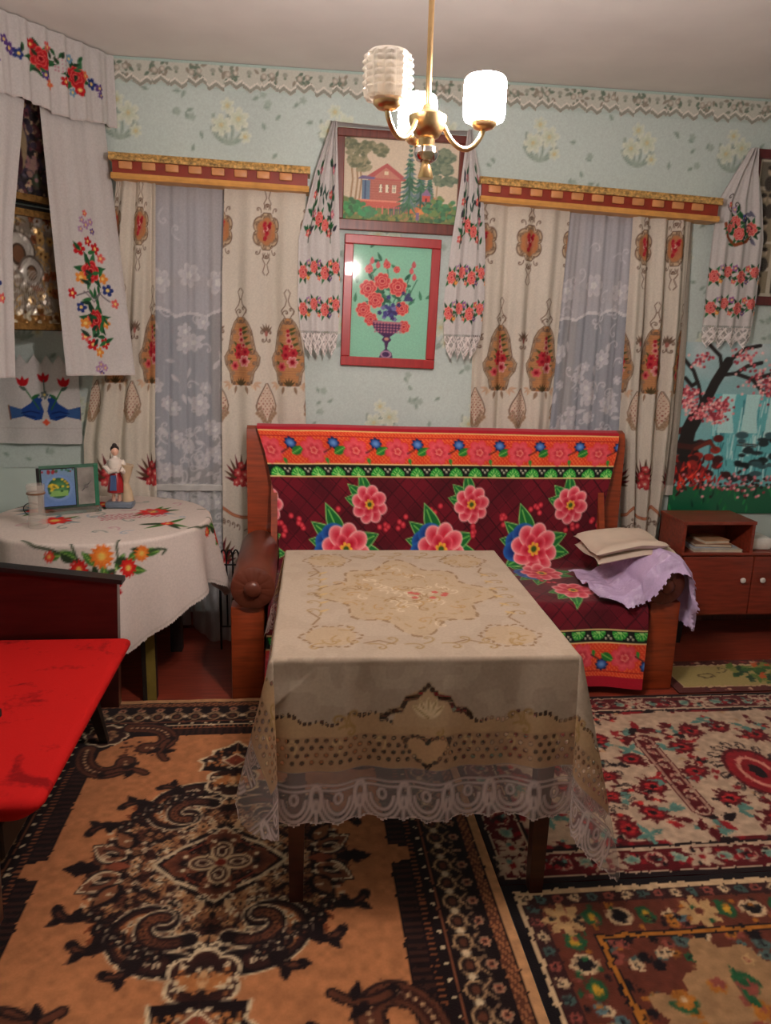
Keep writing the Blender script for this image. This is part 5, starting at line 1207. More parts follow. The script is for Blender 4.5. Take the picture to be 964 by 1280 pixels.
def waterfall_picture():
    w, h = 1.14, .93; cv = Cv(w, h, .0058, (128, 178, 182)); X, Y = cv.XY(); G = random.Random(21)
    cv.c[:] = np.array((150, 176, 178))*(Y/h)[..., None]+np.array((96, 176, 180))*(1-Y/h)[..., None]
    cv.put((slice(None), slice(None)), np.clip((Y-.72)/.1, 0, 1)*np.clip(vnoise(cv.ny, cv.nx, 14, 3)*1.6-.5, 0, 1)*.7, (206, 206, 206))
    fall = (X > .20) & (X < .62) & (Y > .22) & (Y < .66); st = vnoise(cv.ny, cv.nx, 1, 4).mean(axis=0)[None, :]*np.ones_like(X)
    cv.mask(fall, (100, 178, 182)); 
    for k in range(120): x = G.uniform(.2, .62); y = G.uniform(.25, .64); cv.line([(x, y), (x+G.uniform(-.01, .01), y-G.uniform(.03, .12))], .007, G.choice([(150, 206, 206), (186, 220, 218), (70, 150, 160), (40, 110, 120)]))
    for x0 in (.24, .38, .52): cv.poly([(x0, .66), (x0+.08, .66), (x0+.07, .55), (x0+.09, .45), (x0-.01, .45)], (176, 216, 214))
    for k in range(34): cv.ell(G.uniform(.36, .62), G.choice([.20, .28, .34, .42])+G.gauss(0, .015), G.uniform(.015, .04), G.uniform(.008, .02), 0, G.choice([(20, 30, 34), (36, 50, 54), (60, 90, 96)]))
    for k in range(30): cv.ell(.62+abs(G.gauss(0, .08)), .45+G.gauss(0, .06), .04, .028, 0, G.choice([(26, 26, 26), (40, 36, 36), (66, 40, 40)]))
    for k in range(26): cv.ell(.62+abs(G.gauss(0, .05)), .56+G.gauss(0, .02), .03, .014, 0, G.choice([(206, 60, 50), (180, 40, 44), (226, 90, 80)]))
    cv.rect(-1, 2, -1, .155, (30, 96, 66)); 
    for k in range(60): x, y = G.uniform(0, w), G.uniform(0, .15); cv.leaf(x, y, PI/2+G.uniform(-.5, .5), .05, .012, G.choice([(24, 110, 60), (40, 140, 76), (16, 60, 46)]))
    for k in range(60): cv.ell(.1+G.gauss(0, .09), .30+G.gauss(0, .06), .03, .02, 0, G.choice([(120, 30, 30), (60, 16, 20), (90, 24, 24), (150, 44, 36), (24, 20, 20)]))
    for k in range(120): cv.leaf(.10+G.gauss(0, .07), .19+G.gauss(0, .035), PI/2+G.uniform(-1, 1), .05, .014, G.choice([(196, 40, 36), (150, 30, 32), (226, 70, 50), (60, 14, 18)]))
    for k in range(140): cv.ell(.42+G.gauss(0, .16), .17+G.gauss(0, .035), .009, .008, 0, G.choice([(60, 40, 36), (206, 120, 130), (150, 60, 70), (40, 30, 30), (226, 160, 160)]))
    # the tree
    TR = (34, 26, 26)
    cv.line([(.03, .36), (.06, .44), (.10, .52), (.15, .62), (.19, .72), (.25, .83)], .055, TR); cv.line([(.06, .36), (.07, .46), (.11, .55)], .085, TR); cv.line([(.20, .40), (.10, .37), (.0, .38)], .03, (70, 30, 26)); cv.line([(.12, .36), (.2, .40), (.24, .36)], .02, (110, 46, 34))
    for P in ([(.13, .60), (.10, .70), (.06, .78), (.0, .84)], [(.09, .72), (.06, .70), (.02, .74)], [(.21, .76), (.30, .77), (.36, .81), (.44, .83)], [(.22, .78), (.20, .86), (.13, .92)], [(.30, .77), (.40, .74), (.46, .68), (.52, .66)], [(.40, .74), (.50, .77), (.62, .74)], [(.25, .83), (.33, .90), (.42, .92)]): cv.line(P, .020, TR)
    for cx, cy, n, s in ((.04, .66, 90, .035), (.13, .55, 80, .035), (.22, .60, 120, .04), (.05, .60, 60, .03), (.45, .74, 70, .06), (.52, .69, 60, .05), (.60, .76, 60, .06), (.36, .85, 40, .05), (.10, .84, 30, .04), (.75, .8, 60, .08), (.9, .75, 60, .08), (.22, .53, 60, .03)):
        for k in range(n): cv.ell(cx+G.gauss(0, s), cy+G.gauss(0, s*.55), .008, .007, 0, G.choice([(206, 100, 110), (226, 150, 150), (170, 60, 72), (236, 186, 180), (140, 40, 56)]))
    for P in ([(.36, .385), (.47, .375)], [(.37, .395), (.48, .385)]): cv.line(P, .007, (60, 60, 60))
    cv.c = np.clip((cv.c-110)*1.15+120, 8, 255)
    r = thing('wall_picture', 'unframed glossy poster of a waterfall and blossoming tree above the cabinet', 'poster', (2.58, YB-.02, .64))
    P = flatgrid(cv, (2.030, YB-.014, .635), (1, 0, 0), (0, 0, 1)); P[..., 0] += -.0*P[..., 2]
    sheet('poster_print', P, cv, printed('glossy_poster', rough=.32, weave_s=0, spec=.5), r, False)
    MB().box(2.030, 3.170, YB-.013, YB-.009, .635, 1.565).build('backing_board', plain('poster_backing', (120, 104, 88), .8), r)
waterfall_picture()
# ================================================================== CABINET
def cabinet():
    c = thing('cabinet', 'low mahogany cabinet with an open shelf box and white knobs', 'cabinet', (2.35, 3.75, 0))
    y0, y1 = 3.60, 3.86
    x0, xm, x1 = 1.955, 2.352, 3.05
    lo = MB().box(x0, x1, y0+.018, y1, .160, .500).build('body', WOOD_CAB, c)
    KN = WHITEP
    for i, (a, b, kx) in enumerate(((x0+.012, xm-.003, 2.296), (xm+.003, 2.70, 2.405), (2.706, x1-.012, 2.98))):
        d = MB().box(a, b, y0, y0+.0185, .172, .486, .002).build('door', WOOD_CAB, c)
        MB().lathe([(.006, 0), (.006, -.008), (.013, -.012), (.015, -.018), (.011, -.024), (.002, -.026)], (kx, y0, .362), 16, 'Y').build('knob', KN, d, True)
    t = .016; up = c
    MB().box(x0-.008, x0-.008+t, y0-.002, y1, .500, .672, .001).build('side_panel', WOOD_CAB, c); MB().box(2.335-t, 2.335, y0-.002, y1, .500, .672, .001).build('side_panel', WOOD_CAB, c)
    MB().box(x0-.012, 2.339, y0-.006, y1, .656, .674, .002).build('top_panel', WOOD_CAB, c); MB().box(x0-.008, 2.335, y1-.012, y1-.002, .50, .66).build('back_panel', WOOD_CAB, c)
    MB().box(x0-.004, x1+.004, y0-.004, y1, .494, .508, .002).build('worktop', WOOD_CAB, c)
    for x in (x0+.05, x1-.05):
        for y in (y0+.05, y1-.05): MB().tapered(x, y, 0, .165, .028, .045).build('leg', BLACKP, c)
cabinet()
G = random.Random(4)
for k, (x0, x1, y0, y1, z, th, col, lb, nm) in enumerate((
    (2.03, 2.29, 3.610, 3.80, .5085, .013, (206, 192, 170), 'pale magazine at the bottom of the pile in the cabinet shelf', 'magazine'),
    (2.02, 2.26, 3.615, 3.79, .522, .009, (176, 186, 196), 'bluish magazine second in the pile in the cabinet shelf', 'magazine'),
    (2.045, 2.24, 3.625, 3.80, .5315, .014, (150, 110, 84), 'brown notebook in the middle of the pile in the cabinet shelf', 'notebook'),
    (2.08, 2.225, 3.635, 3.78, .546, .017, (196, 150, 110), 'small tan book lying on top of the pile in the cabinet shelf', 'book'))):
    b = thing(nm, lb, 'book', ((x0+x1)/2, (y0+y1)/2, z), 'papers in the cabinet shelf')
    MB().box(x0+.004, x1-.004, y0+.003, y1-.003, z+.0015, z+th-.0015).build('pages', plain('aged_pages', (214, 200, 176), .9), b)
    cm = plain('cover_%d' % k, col, .6)
    MB().box(x0, x1, y0, y1, z, z+.0016).build('cover', cm, b); MB().box(x0, x1, y0, y1, z+th-.0016, z+th).build('cover', cm, b)
    b.rotation_euler[2] = (-.05, .08, -.1, .12)[k]
def jar_on_cabinet():
    o = MB().box(2.345, 2.47, 3.64, 3.78, .5085, .575, .016).build('white_box', WHITEP, None, True); tag(o, 'white rounded box standing on the cabinet top beside the shelf box', 'box')
jar_on_cabinet()
# ================================================================== ICON CORNER
DV = np.array([-.33, -.48]); DV = DV/np.linalg.norm(DV); NV = np.array([.48, -.33]); NV = NV/np.linalg.norm(NV); DP = np.array([-.835, 3.97])
def dpos(s, off):
    """point s metres along the diagonal from the back wall, off metres behind it (towards the corner)"""
    s = np.asarray(s); return DP[0]+DV[0]*s-NV[0]*off, DP[1]+DV[1]*s-NV[1]*off
def diag_sheet(name, cv, s_l, s_r, zs, mat, parent, off, amp, nf, ph):
    """s_l/s_r tables (by height) of distance along the diagonal for canvas left/right"""
    z = np.interp(cv.y, [0, cv.h], [zs[0], zs[-1]]); U = np.ones((cv.ny, 1))*np.linspace(0, 1, cv.nx)[None, :]
    s = np.interp(z, zs, s_l)[:, None]*(1-U)+np.interp(z, zs, s_r)[:, None]*U
    f = 2*PI*nf*U+ph; o = off-amp*(np.sin(f)+.4*np.sin(2.2*f+1))*(.5+.5*np.clip((z[-1]-z)/.5, 0, 1))[:, None]
    x, y = dpos(s, o); P = np.stack([x, y, z[:, None]*np.ones_like(U)], -1)
    return sheet(name, P, cv, mat, parent)
def icon_corner():
    # valance across the corner
    Ls = 1.0; cv = Cv(Ls, .335, .0048, WHITE); X, Y = cv.XY(); g = random.Random(3)
    # canvas x runs from the left wall (0) to the back wall (Ls)
    for c0 in (Ls-.30, Ls-.82):
        for dx, dy, R, tn in ((-.095, 0, .048, 0), (.085, -.02, .046, 0)): emb_rose(cv, c0+dx, .205+dy, R, int(dx*99), tn)
        for k in range(4):
            for j in range(4): cv.rect(c0-.025+k*.016, c0-.017+k*.016, .18+j*.016, .188+j*.016, (196, 150, 160))
        for dx, dy, R, c in ((-.21, .0, .020, VIO), (-.18, -.01, .018, BLU), (-.235, .02, .016, VIO), (-.05, .05, .018, PINK), (-.12, .04, .018, RED), (-.05, -.075, .018, (226, 110, 70)), (.02, -.05, .018, RED), (.09, -.06, .020, RED), (.12, .0, .016, (226, 110, 70)), (.155, -.02, .020, BLU), (.185, -.03, .015, VIO), (.06, -.075, .015, (110, 150, 180)), (.05, .04, .015, (110, 150, 180)), (-.07, -.05, .016, VIO), (.19, -.055, .012, VIO)): small_fl(cv, c0+dx*1.12, .205+dy*1.15, R*1.3, c)
        for k in range(18): cv.leaf(c0+g.uniform(-.2, .17), .205+g.uniform(-.07, .07), g.uniform(0, 6), .034, .014, g.choice([GRN, (50, 100, 60), (40, 60, 40)]))
    hem = .012*np.sin(X*14+1)+.012; cv.cut = Y > hem; cv.mask((Y < hem+.010), (204, 194, 190))
    diag_sheet('valance', cv, [1.0, 1.0], [.012, .012], [2.425, 2.750], M_cloth, None, 0, .012, 10, .5)
    v = bpy.data.objects['valance']; tag(v, 'white embroidered valance strung across the icon corner under the ceiling', 'valance')
    def towel(w, sl, sr, zs, seed, label):
        cv = Cv(w, zs[-1]-zs[0], .0045, WHITE); c = w*.50; X, Y = cv.XY(); g = random.Random(seed)
        def yy(z): return z-zs[0]
        for z, R in ((1.80, .052), (1.585, .050)): emb_rose(cv, c, yy(z), R, seed, 0)
        for dx, z, R, cl in ((0, 2.0, .016, LIL), (-.02, 2.02, .013, LIL), (.025, 2.015, .014, LIL), (.0, 2.05, .012, PINK), (-.03, 1.98, .012, LIL), (.03, 1.975, .012, VIO), (-.045, 1.895, .024, RED), (.035, 1.90, .022, RED), (0, 1.93, .018, RED), (.06, 1.86, .018, PINK), (.075, 1.72, .022, BLU), (-.06, 1.64, .020, BLU), (-.095, 1.70, .020, RED), (.10, 1.66, .018, PINK), (-.05, 1.77, .022, ORG), (.06, 1.77, .020, ORG), (-.05, 1.57, .020, ORG), (.05, 1.57, .020, ORG), (-.03, 1.475, .022, RED), (.035, 1.48, .022, RED), (0, 1.44, .020, ORG), (-.055, 1.51, .018, PINK), (0, 1.385, .014, LIL), (.02, 1.37, .014, LIL), (-.018, 1.365, .014, LIL), (0, 1.345, .012, VIO)): small_fl(cv, c+dx*1.15, yy(z), R*1.25, cl)
        for k in range(34):
            z = g.choice([1.87, 1.80, 1.76, 1.67, 1.60, 1.52, 1.50]); cv.leaf(c+g.uniform(-.05, .05), yy(z)+g.uniform(-.02, .02), g.uniform(0, 6), .05, .018, g.choice([GRN, (46, 110, 60), (30, 60, 44)]))
        cv.line([(c-.085, yy(1.69)), (c-.03, yy(1.71)), (c, yy(1.68)), (c+.04, yy(1.705)), (c+.09, yy(1.67))], .005, (90, 84, 90)); cv.line([(c-.05, yy(1.71)), (c, yy(1.665)), (c+.05, yy(1.71))], .005, (110, 104, 110))
        cv.mask(Y < .008, (200, 190, 186)); cv.vary(.02, 30, seed)
        if seed == 2:
            U = np.ones((cv.ny, 1))*np.linspace(0, 1, cv.nx)[None, :]; V = np.ones((1, cv.nx))*np.linspace(0, 1, cv.ny)[:, None]
            tl, tr, bl, br = (np.array(q) for q in ((-1.088, 3.664), (-.885, 3.935), (-1.052, 3.668), (-.775, 3.835)))
            q = ((bl*(1-U)[..., None]+br*U[..., None])*(1-V)[..., None]+(tl*(1-U)[..., None]+tr*U[..., None])*V[..., None])
            wv = .007*(np.sin(2*PI*2.5*U+.8)+.4*np.sin(2*PI*5.5*U))*(.4+.6*(1-V))
            o = sheet('icon_towel', np.stack([q[..., 0]+NV[0]*wv, q[..., 1]+NV[1]*wv, zs[0]+(zs[-1]-zs[0])*V+.012*(1-V)*(U-.5)*0], -1), cv, M_cloth)
        else: o = diag_sheet('icon_towel', cv, sl, sr, zs, M_cloth, None, .026, .007, 2.5, .4*seed)
        tag(o, label, 'towel', 'embroidered towels over the icons')
    towel(.38, [.335, .345, .37], [.022, .022, .022], [1.335, 1.9, 2.46], 2, 'long white embroidered towel hanging beside the curtain in the icon corner')
    towel(.38, [.90, .90, .90], [.612, .575, .470], [1.335, 1.9, 2.46], 5, 'long white embroidered towel hanging at the left wall side of the icons')
    # icons
    def icon(s0, s1, z0, z1, kind, label):
        w = s0-s1; h = z1-z0; r = thing('icon', label, 'icon', (*dpos((s0+s1)/2, .13), z0))
        cv = Cv(w-.05, h-.05, .005, (96, 80, 60)); X, Y = cv.XY(); g = random.Random(kind); W, H = cv.w, cv.h
        hgt = np.zeros_like(X)
        if kind == 0:
            cv.c[:] = (70, 58, 48); cols = [(40, 34, 40), (150, 110, 110), (60, 50, 70), (176, 150, 120), (30, 30, 34), (110, 60, 70), (60, 70, 50)]
            for k in range(240): cv.flower(g.uniform(0, W), g.uniform(0, H), g.uniform(.012, .03), 5, g.choice(cols), None, g.choice(cols), .3)
            cv.ell(W*.42, H*.52, W*.30, H*.36, 0, (150, 130, 100)); cv.ell(W*.42, H*.36, W*.22, H*.24, 0, (60, 30, 40)); cv.ell(W*.42, H*.62, W*.10, H*.11, 0, (150, 100, 74)); cv.ring(W*.42, H*.62, W*.16, H*.16, .012, (206, 160, 80))
            for k in range(50): t = g.uniform(0, 6.28); cv.ell(W*.42+W*.40*math.cos(t), H*.5+H*.44*math.sin(t), .016, .014, 0, g.choice([(30, 26, 40), (60, 50, 66), (150, 120, 110)]))
            hgt += vnoise(cv.ny, cv.nx, 4, 2)*.008
        else:
            cv.c[:] = (150, 140, 126); n1 = vnoise(cv.ny, cv.nx, 5, 7); n2 = vnoise(cv.ny, cv.nx, 2, 9); 
            hgt += n1*.012+n2*.006
            for k in range(70): x, y = g.uniform(0, W), g.uniform(0, H); cv.curl(x, y, g.uniform(0, 6), .05, .007, g.choice([(206, 196, 176), (110, 90, 60), (190, 150, 90)]))
            for k in range(30): x, y = g.uniform(W*.55, W), g.uniform(0, H); cv.flower(x, y, .022, 6, g.choice([(196, 160, 100), (150, 90, 60), (186, 180, 170)]), None, (110, 70, 40), .3)
            for cx_, cy_, R in ((W*.42, H*.66, .085), (W*.60, H*.50, .06)):
                cv.ell(cx_, cy_, R, R, 0, (196, 192, 184)); cv.ring(cx_, cy_, R, R, .010, (110, 100, 90)); cv.ell(cx_, cy_-.01, R*.45, R*.55, 0, (70, 54, 44)); cv.ell(cx_, cy_-.008, R*.33, R*.42, 0, (120, 84, 60))
                hgt = np.maximum(hgt, .016*np.clip(1-(np.hypot(X-cx_, Y-cy_)/R)**4, 0, 1))
            for k in range(18): cv.line([(W*.2+k*.015, H*.12), (W*.35+k*.006, H*.5)], .004, (186, 180, 170))
            cv.rect(0, W, 0, .04, (150, 110, 60)); cv.dots(40, 0, W, 0, .06, .010, [(206, 196, 170), (120, 80, 40)], 3)
        S_ = np.linspace(s0-.025, s1+.025, cv.nx)[None, :]*np.ones((cv.ny, 1)); x, y = dpos(S_, .125-hgt); P = np.stack([x, y, (cv.y+z0+.025)[:, None]*np.ones_like(S_)], -1)
        sheet('icon_face', P, cv, printed('embossed_icon_%d' % kind, rough=.35, metal=.55 if kind else .1, weave_s=.1, spec=.5), r)
        gold = plain('worn_gold_frame', (150, 112, 60), .4, .6, .3, 60, .5, 90); blk = BLACKP
        def bar(sa, sb, za, zb, o0, o1, nm, m):
            b = MB(); pts = []
            for s_, o_ in ((sa, o0), (sb, o0), (sb, o1), (sa, o1)): pts.append(tuple(float(q) for q in dpos(s_, o_)))
            b.prism(pts, 'Z', za, zb).build(nm, m, r)
        bar(s0, s1, z1-.028, z1, .095, .16, 'frame_rail', gold); bar(s0, s1, z0, z0+.028, .095, .16, 'frame_rail', gold); bar(s0, s0-.028, z0+.028, z1-.028, .095, .16, 'frame_stile', gold); bar(s1+.028, s1, z0+.028, z1-.028, .095, .16, 'frame_stile', gold)
        bar(s0+.02, s1-.022, z0-.004, z1+.02, .14, .165, 'case_back', blk); bar(s1, s1-.024, z0-.004, z1+.02, .10, .165, 'case_side', blk)
    icon(.66, .285, 2.075, 2.52, 0, 'upper dark icon wreathed in flowers behind the white towels')
    icon(.66, .270, 1.535, 2.040, 1, 'lower silver and gold embossed icon behind the white towels')
icon_corner()
def dove_cloth():
    w, h = .415, .45; cv = Cv(w, h, .0045, WHITE); X, Y = cv.XY(); c = w*.60
    BL, BD, OR = (36, 70, 140), (24, 40, 90), (226, 90, 60)
    for t in (-1, 1):
        def q(u, v): return (c+t*u, .10+v)
        cv.poly([q(.02, .02), q(.05, .015), (q(.10, .035)), q(.165, .02), q(.17, .085), q(.11, .07), q(.065, .10), q(.045, .135), q(.025, .14), q(.018, .125), q(.012, .115), q(.02, .10), q(.008, .06)], BL)
        cv.poly([q(.10, .04), q(.165, .022), q(.17, .082), q(.11, .068)], (60, 96, 150)); cv.line([q(.03, .05), q(.07, .06), q(.11, .05)], .005, BD); cv.line([q(.05, .03), q(.1, .04)], .005, BD)
        cv.line([q(.165, .02), q(.17, .085)], .007, (130, 84, 60)); cv.ell(*q(.026, .128), .004, .004, 0, (236, 226, 200))
        cv.line([q(.03, .07), q(.07, .14), q(.09, .175)], .006, (50, 110, 60)); cv.leaf(*q(.06, .12), PI/2+t*1.0, .045, .016, (50, 110, 60)); cv.leaf(*q(.08, .16), PI/2-t*1.0, .04, .016, (80, 100, 90))
        for a in (-.6, 0, .6): cv.leaf(*q(.095, .18), PI/2+a, .05, .022, RED)
    for a in (-.6, 0, .6): cv.leaf(c, .30, PI/2+a, .05, .022, RED)
    cv.line([(c, .22), (c, .31)], .006, (80, 100, 90)); cv.ell(c, .105, .010, .016, 0, OR); cv.ell(c, .105, .018, .008, 0, OR); small_fl(cv, c, .24, .02, (110, 120, 120))
    cv.line([(0, .075), (w, .078)], .003, (190, 180, 176))
    zig = h-.012-.045*np.abs(((X/.06) % 1)*2-1); cv.cut = Y < zig; cv.mask(Y > zig-.010, (196, 190, 184)); cv.vary(.02, 30, 4)
    U = cv.x/w; P = flatgrid(cv, (-1.485, 3.935, .985), (1, 0, 0), (0, 0, 1)); P[..., 1] += .006*np.sin(U*14)[None, :]
    tag(sheet('dove_cloth', P, cv, M_cloth), 'white wall cloth with two blue embroidered doves below the icons', 'cloth')
dove_cloth()
# ================================================================== THINGS ON THE CORNER TABLE
TZ2 = RZ+.006
def table_things():
    f = thing('figurine', 'painted porcelain figurine of a woman in red skirt beside a wheat sheaf', 'figurine', (-.825, 3.60, TZ2))
    x, y, z = -.825, 3.60, TZ2
    GRY = plain('blue_grey_glaze', (110, 122, 136), .3); SK = plain('skin_glaze', (226, 176, 150), .3); RDG = plain('red_glaze', (160, 26, 34), .3); BLG = plain('blue_glaze', (70, 96, 140), .3); HR = plain('dark_hair_glaze', (36, 26, 24), .3); WHG = plain('white_glaze', (232, 220, 208), .25); BRG = plain('straw_glaze', (196, 172, 140), .35)
    m = MB().box(x-.062, x+.062, y-.04, y+.04, z, z+.030, .010); m.build('base', GRY, f, True)
    for s in (-1, 1): MB().tube([(x-.015+s*.014, y-.004, z+.028), (x-.015+s*.013, y, z+.055), (x-.015+s*.013, y, z+.085)], [.009, .008, .011]).build('leg', SK, f, True)
    MB().lathe([(.030, .070), (.040, .074), (.037, .10), (.030, .135), (.022, .160), (.020, .166)], (x-.015, y, z), 24).build('skirt', RDG, f, True)
    MB().prism([(x-.035, z+.085), (x-.005, z+.085), (x-.005, z+.155), (x-.028, z+.155)], 'Y', y-.040, y-.030).build('apron', BLG, f)
    MB().lathe([(.020, .160), (.027, .185), (.033, .205), (.030, .222), (.013, .232), (.010, .242)], (x-.015, y, z), 20).build('blouse', WHG, f, True)
    for s in (-1, 1): MB().tube([(x-.015+s*.028, y, z+.218), (x-.015+s*.042, y-.006, z+.190), (x-.005+s*.030, y-.030, z+.170), (x+.012+s*.010, y-.036, z+.180)], [.013, .015, .011, .008]).build('sleeve', WHG, f, True)
    hd = MB().ball((x-.012, y-.003, z+.262), .019, 18, 12, (.9, 1, 1.15)).ball((x-.010, y-.022, z+.260), .004, 8, 6).build('head', SK, f, True)
    MB().ball((x-.014, y+.003, z+.271), .020, 18, 12, (1, 1, .95)).ball((x-.014, y+.002, z+.288), .011).build('hair', HR, f, True)
    MB().tube([(x+.036, y, z+.03), (x+.033, y, z+.08), (x+.030, y, z+.115), (x+.033, y, z+.15), (x+.042, y-.002, z+.200)], [.028, .022, .013, .020, .028], 14).build('wheat_sheaf', BRG, f, True)
    # glass vase
    v = thing('glass_vase', 'small frosted glass vase on the embroidered corner cloth', 'vase', (-1.070, 3.215, TZ2))
    FG, nt, b = nodes_of('frosted_vase_glass'); b.inputs['Base Color'].default_value = lin4((206, 196, 184)); b.inputs['Roughness'].default_value = .3; b.inputs['Alpha'].default_value = .26
    MB().lathe([(.036, 0), (.040, .006), (.038, .03), (.030, .075), (.031, .12), (.036, .165), (.036, .180), (.033, .180), (.033, .165), (.028, .12), (.027, .075), (.033, .03), (.030, .008)], (-1.070, 3.215, TZ2), 32, close=False).build('body', FG, v, True)
    MB().lathe([(.0335, .140), (.0365, .141), (.0365, .147), (.0335, .148)], (-1.070, 3.215, TZ2), 32, close=False).build('brown_ring', plain('brown_ring', (120, 84, 60), .4), v, True)
    # desk souvenir: picture card beside a brushed metal dial in a clear stand
    c = thing('desk_souvenir', 'desk souvenir with sunflower globe picture and brushed metal dial', 'souvenir', (-1.03, 3.50, TZ2))
    a = .42; ex = np.array([math.cos(a), math.sin(a), 0]); o = np.array([-1.125, 3.44, TZ2])
    def slab(u0, u1, z0, z1, d0, d1, nm, m, par=c):
        n = np.array([math.sin(a), -math.cos(a), 0]); pts = [tuple((o+ex*u+n*d)[:2]) for u, d in ((u0, d0), (u1, d0), (u1, d1), (u0, d1))]
        return MB().prism(pts, 'Z', TZ2+z0, TZ2+z1).build(nm, m, par)
    slab(0, .245, 0, .026, -.03, .035, 'stand', glass('acrylic', (.86, .90, .88), .08, .12)); slab(0, .245, .022, .215, -.012, -.004, 'back_plate', plain('green_plate', (70, 110, 90), .35))
    slab(-.012, .0, .0, .205, -.016, .0, 'dark_edge', BLACKP)
    cv = Cv(.135, .165, .0035, (110, 140, 186)); X, Y = cv.XY(); cv.c[:] = np.array((96, 130, 186))*(1-Y/.165)[..., None]+np.array((120, 150, 180))*(Y/.165)[..., None]
    cv.ell(.0675, .08, .060, .060, 0, (150, 180, 214), (110, 140, 190)); cv.ell(.0675, .08, .046, .046, 0, (90, 150, 90), (30, 84, 60)); cv.rect(.03, .105, .045, .07, (130, 176, 96)); g = random.Random(5)
    for k in range(26): cv.ell(.0675+g.uniform(-.04, .04), .088+g.gauss(0, .012), .006, .005, 0, g.choice([(216, 190, 60), (196, 160, 40), (40, 90, 50)]))
    cv.dots(20, .0, .135, .15, .165, .005, [(150, 40, 50), (60, 110, 80)], 2)
    n = np.array([math.sin(a), -math.cos(a), 0]); sheet('picture_card', flatgrid(cv, o+ex*.008+n*.001+np.array([0, 0, .034]), ex, (0, 0, 1)), cv, printed('glossy_card', rough=.3, weave_s=0, spec=.5), c, False)
    slab(.004, .147, .030, .203, -.004, .0005, 'card_board', BLACKP)
    slab(.155, .225, .034, .200, -.004, .003, 'dial_plate', plain('brushed_metal', (196, 196, 192), .3, .9, .25, 14, .1, 60)); slab(.225, .242, .026, .212, -.006, .004, 'side_edge', plain('green_edge', (40, 110, 80), .4))
    m = MB(); p = o+ex*.19+n*.007; m.tube([tuple(p+np.array([0, 0, .115])), tuple(p+n*.004+np.array([0, 0, .115]))], .008, 12); q = p+n*.002
    m.tube([tuple(q+np.array([0, 0, .115])), tuple(q+ex*.022+np.array([0, 0, .140]))], .0018, 6); m.tube([tuple(q+np.array([0, 0, .115])), tuple(q-ex*.02+np.array([0, 0, .095]))], .0018, 6)
    m.build('dial_hands', plain('steel', (150, 150, 150), .3, .9), c)
    # wire loop beside the vase
    P = [(-1.16+.035*math.cos(t), 3.42, TZ2+.030+.028*math.sin(t)) for t in np.linspace(0, 2*PI, 20)]
    tag(MB().tube(P, .0022, 6).build('wire_loop', BLACKP, None, True), 'thin dark wire loop lying between vase and souvenir', 'wire')
table_things()
# wrought rack beside the sofa
def rack():
    r = thing('wire_rack', 'black looped wire rack between the lace curtain and the sofa arm', 'rack', (-.34, 3.66, 0)); YR = 3.66
    for k in range(3):
        x = -.366+k*.030; P = [(x-.015, YR, .12)]+[(x-.015, YR, .44)]+[(x-.015*math.cos(t), YR, .47+.045*math.sin(t)) for t in np.linspace(0, PI, 9)]+[(x+.015, YR, .44), (x+.015, YR, .12)]
        MB().tube(P, .0045, 6).build('loop', BLACKP, r, True)
    for z in (.12, .32, .44): MB().tube([(-.386, YR, z), (-.290, YR, z)], .005, 6).build('rail', BLACKP, r, True)
    for x in (-.384, -.292): MB().tube([(x, YR, 0), (x, YR, .46)], .006, 6).build('leg', BLACKP, r, True)
rack()
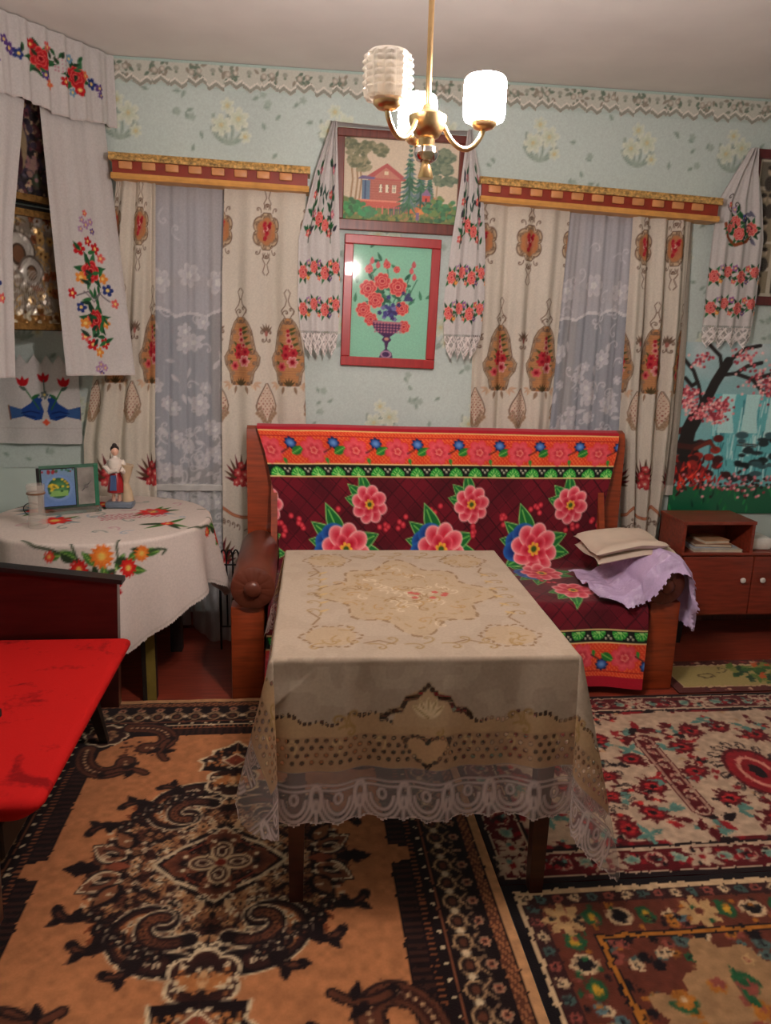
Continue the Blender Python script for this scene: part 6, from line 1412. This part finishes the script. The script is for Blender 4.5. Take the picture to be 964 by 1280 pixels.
# ================================================================== CHANDELIER
def chandelier():
    cx, cy = .270, 1.76; zb = 1.985
    c = thing('chandelier', 'brass three-arm ceiling lamp with ribbed glass shades, two lit', 'lamp', (cx, cy, zb-.07))
    MB().tube([(cx, cy, zb+.03), (cx, cy, ZC-.04)], .0062, 12).build('stem', BRASS, c, True)
    MB().lathe([(.045, -.001), (.045, -.014), (.038, -.034), (.018, -.050), (.008, -.056)], (cx, cy, ZC), 28).build('ceiling_cup', BRASS, c, True)
    MB().lathe([(.010, .045), (.014, .034), (.028, .030), (.041, .022), (.041, .015), (.035, -.004), (.026, -.018), (.018, -.022), (.016, -.036), (.022, -.040)], (cx, cy, zb), 28).build('hub', BRASS, c, True)
    MB().lathe([(.024, -.040), (.028, -.052), (.022, -.064), (.012, -.070)], (cx, cy, zb), 12).build('glass_knob', glass('cut_glass_knob', (.9, .84, .74), .1, .25), c, True)
    MB().lathe([(.009, -.068), (.011, -.076), (.017, -.098), (.016, -.101)], (cx, cy, zb), 18).build('finial', BRASS, c, True)
    lit = emitter('lit_opal_glass', LAMP_COLOR, LAMP_STRENGTH)
    # clear ribbed glass of the unlit shade
    mg, nt, b = nodes_of('clear_ribbed_glass'); b.inputs['Base Color'].default_value = (.93, .90, .84, 1); b.inputs['Roughness'].default_value = .15
    tp = nt.nodes.new('ShaderNodeBsdfTransparent'); tp.inputs[0].default_value = (.95, .93, .90, 1); ms = nt.nodes.new('ShaderNodeMixShader'); lw = nt.nodes.new('ShaderNodeLayerWeight'); lw.inputs[0].default_value = .35
    mr = nt.nodes.new('ShaderNodeMapRange'); mr.inputs['To Min'].default_value = .58; mr.inputs['To Max'].default_value = 1.0; link(nt, lw.outputs['Facing'], mr.inputs['Value']); link(nt, mr.outputs[0], ms.inputs[0]); link(nt, tp.outputs[0], ms.inputs[1]); link(nt, b.outputs[0], ms.inputs[2]); link(nt, ms.outputs[0], nt.nodes['Material Output'].inputs['Surface'])
    def shade(x, y, z, mat, par, relief):
        prof = [(.026, .0), (.038, .003), (.0425, .010), (.0440, .020), (.0440, .074), (.0420, .085), (.038, .089), (.035, .087), (.0400, .074), (.0400, .022), (.037, .011), (.026, .004)]
        n = 48; v = []; f = []; rows = []
        for i in range(len(prof)-1):
            (r0, h0), (r1, h1) = prof[i], prof[i+1]; st = 24 if abs(h1-h0) > .05 else 2
            rows += [(r0+(r1-r0)*k/st, h0+(h1-h0)*k/st, i < 5) for k in range(st)]
        rows.append((*prof[-1], False))
        for j, (r, h, o) in enumerate(rows):
            for k in range(n):
                rr = r
                if o and relief: rr += relief*(.5+.5*math.cos(k*2*PI/4))*(.2+.8*abs(math.sin(h*PI/.0125)))
                t = 2*PI*k/n; v.append((x+rr*math.cos(t), y+rr*math.sin(t), z+h))
        for j in range(len(rows)-1):
            for k in range(n): f.append((j*n+k, j*n+(k+1) % n, (j+1)*n+(k+1) % n, (j+1)*n+k))
        return mesh('shade', v, f, mat, par, relief < .003, 80)
    for ang, R, on in ((229, .150, False), (90, .150, True), (-5, .120, True)):
        a = math.radians(ang); ux, uy = math.cos(a), math.sin(a); q = R/.150
        P = [(cx+ux*r*q, cy+uy*r*q, zb+h) for r, h in ((.044, .004), (.055, -.012), (.064, -.022), (.075, -.031), (.087, -.037), (.098, -.040), (.110, -.040), (.120, -.036), (.130, -.030), (.138, -.022), (.144, -.014), (.148, -.006), (.150, .002))]
        arm = MB().tube(P, .0056, 10).build('arm', BRASS, c, True)
        x, y = cx+ux*R, cy+uy*R; z = zb+.002
        MB().lathe([(.008, -.004), (.020, .000), (.028, .008), (.029, .018), (.025, .020), (.010, .018)], (x, y, z), 24).build('cup', BRASS, arm, True)
        shade(x, y, z+.012, lit if on else mg, c, .0022 if on else .0070)
        if not on: MB().lathe([(.011, .016), (.012, .040), (.010, .044), (.016, .052), (.017, .060), (.013, .070), (.004, .075)], (x, y, z), 16).build('bulb', plain('bulb_glass', (232, 222, 204), .2), arm, True)
chandelier()
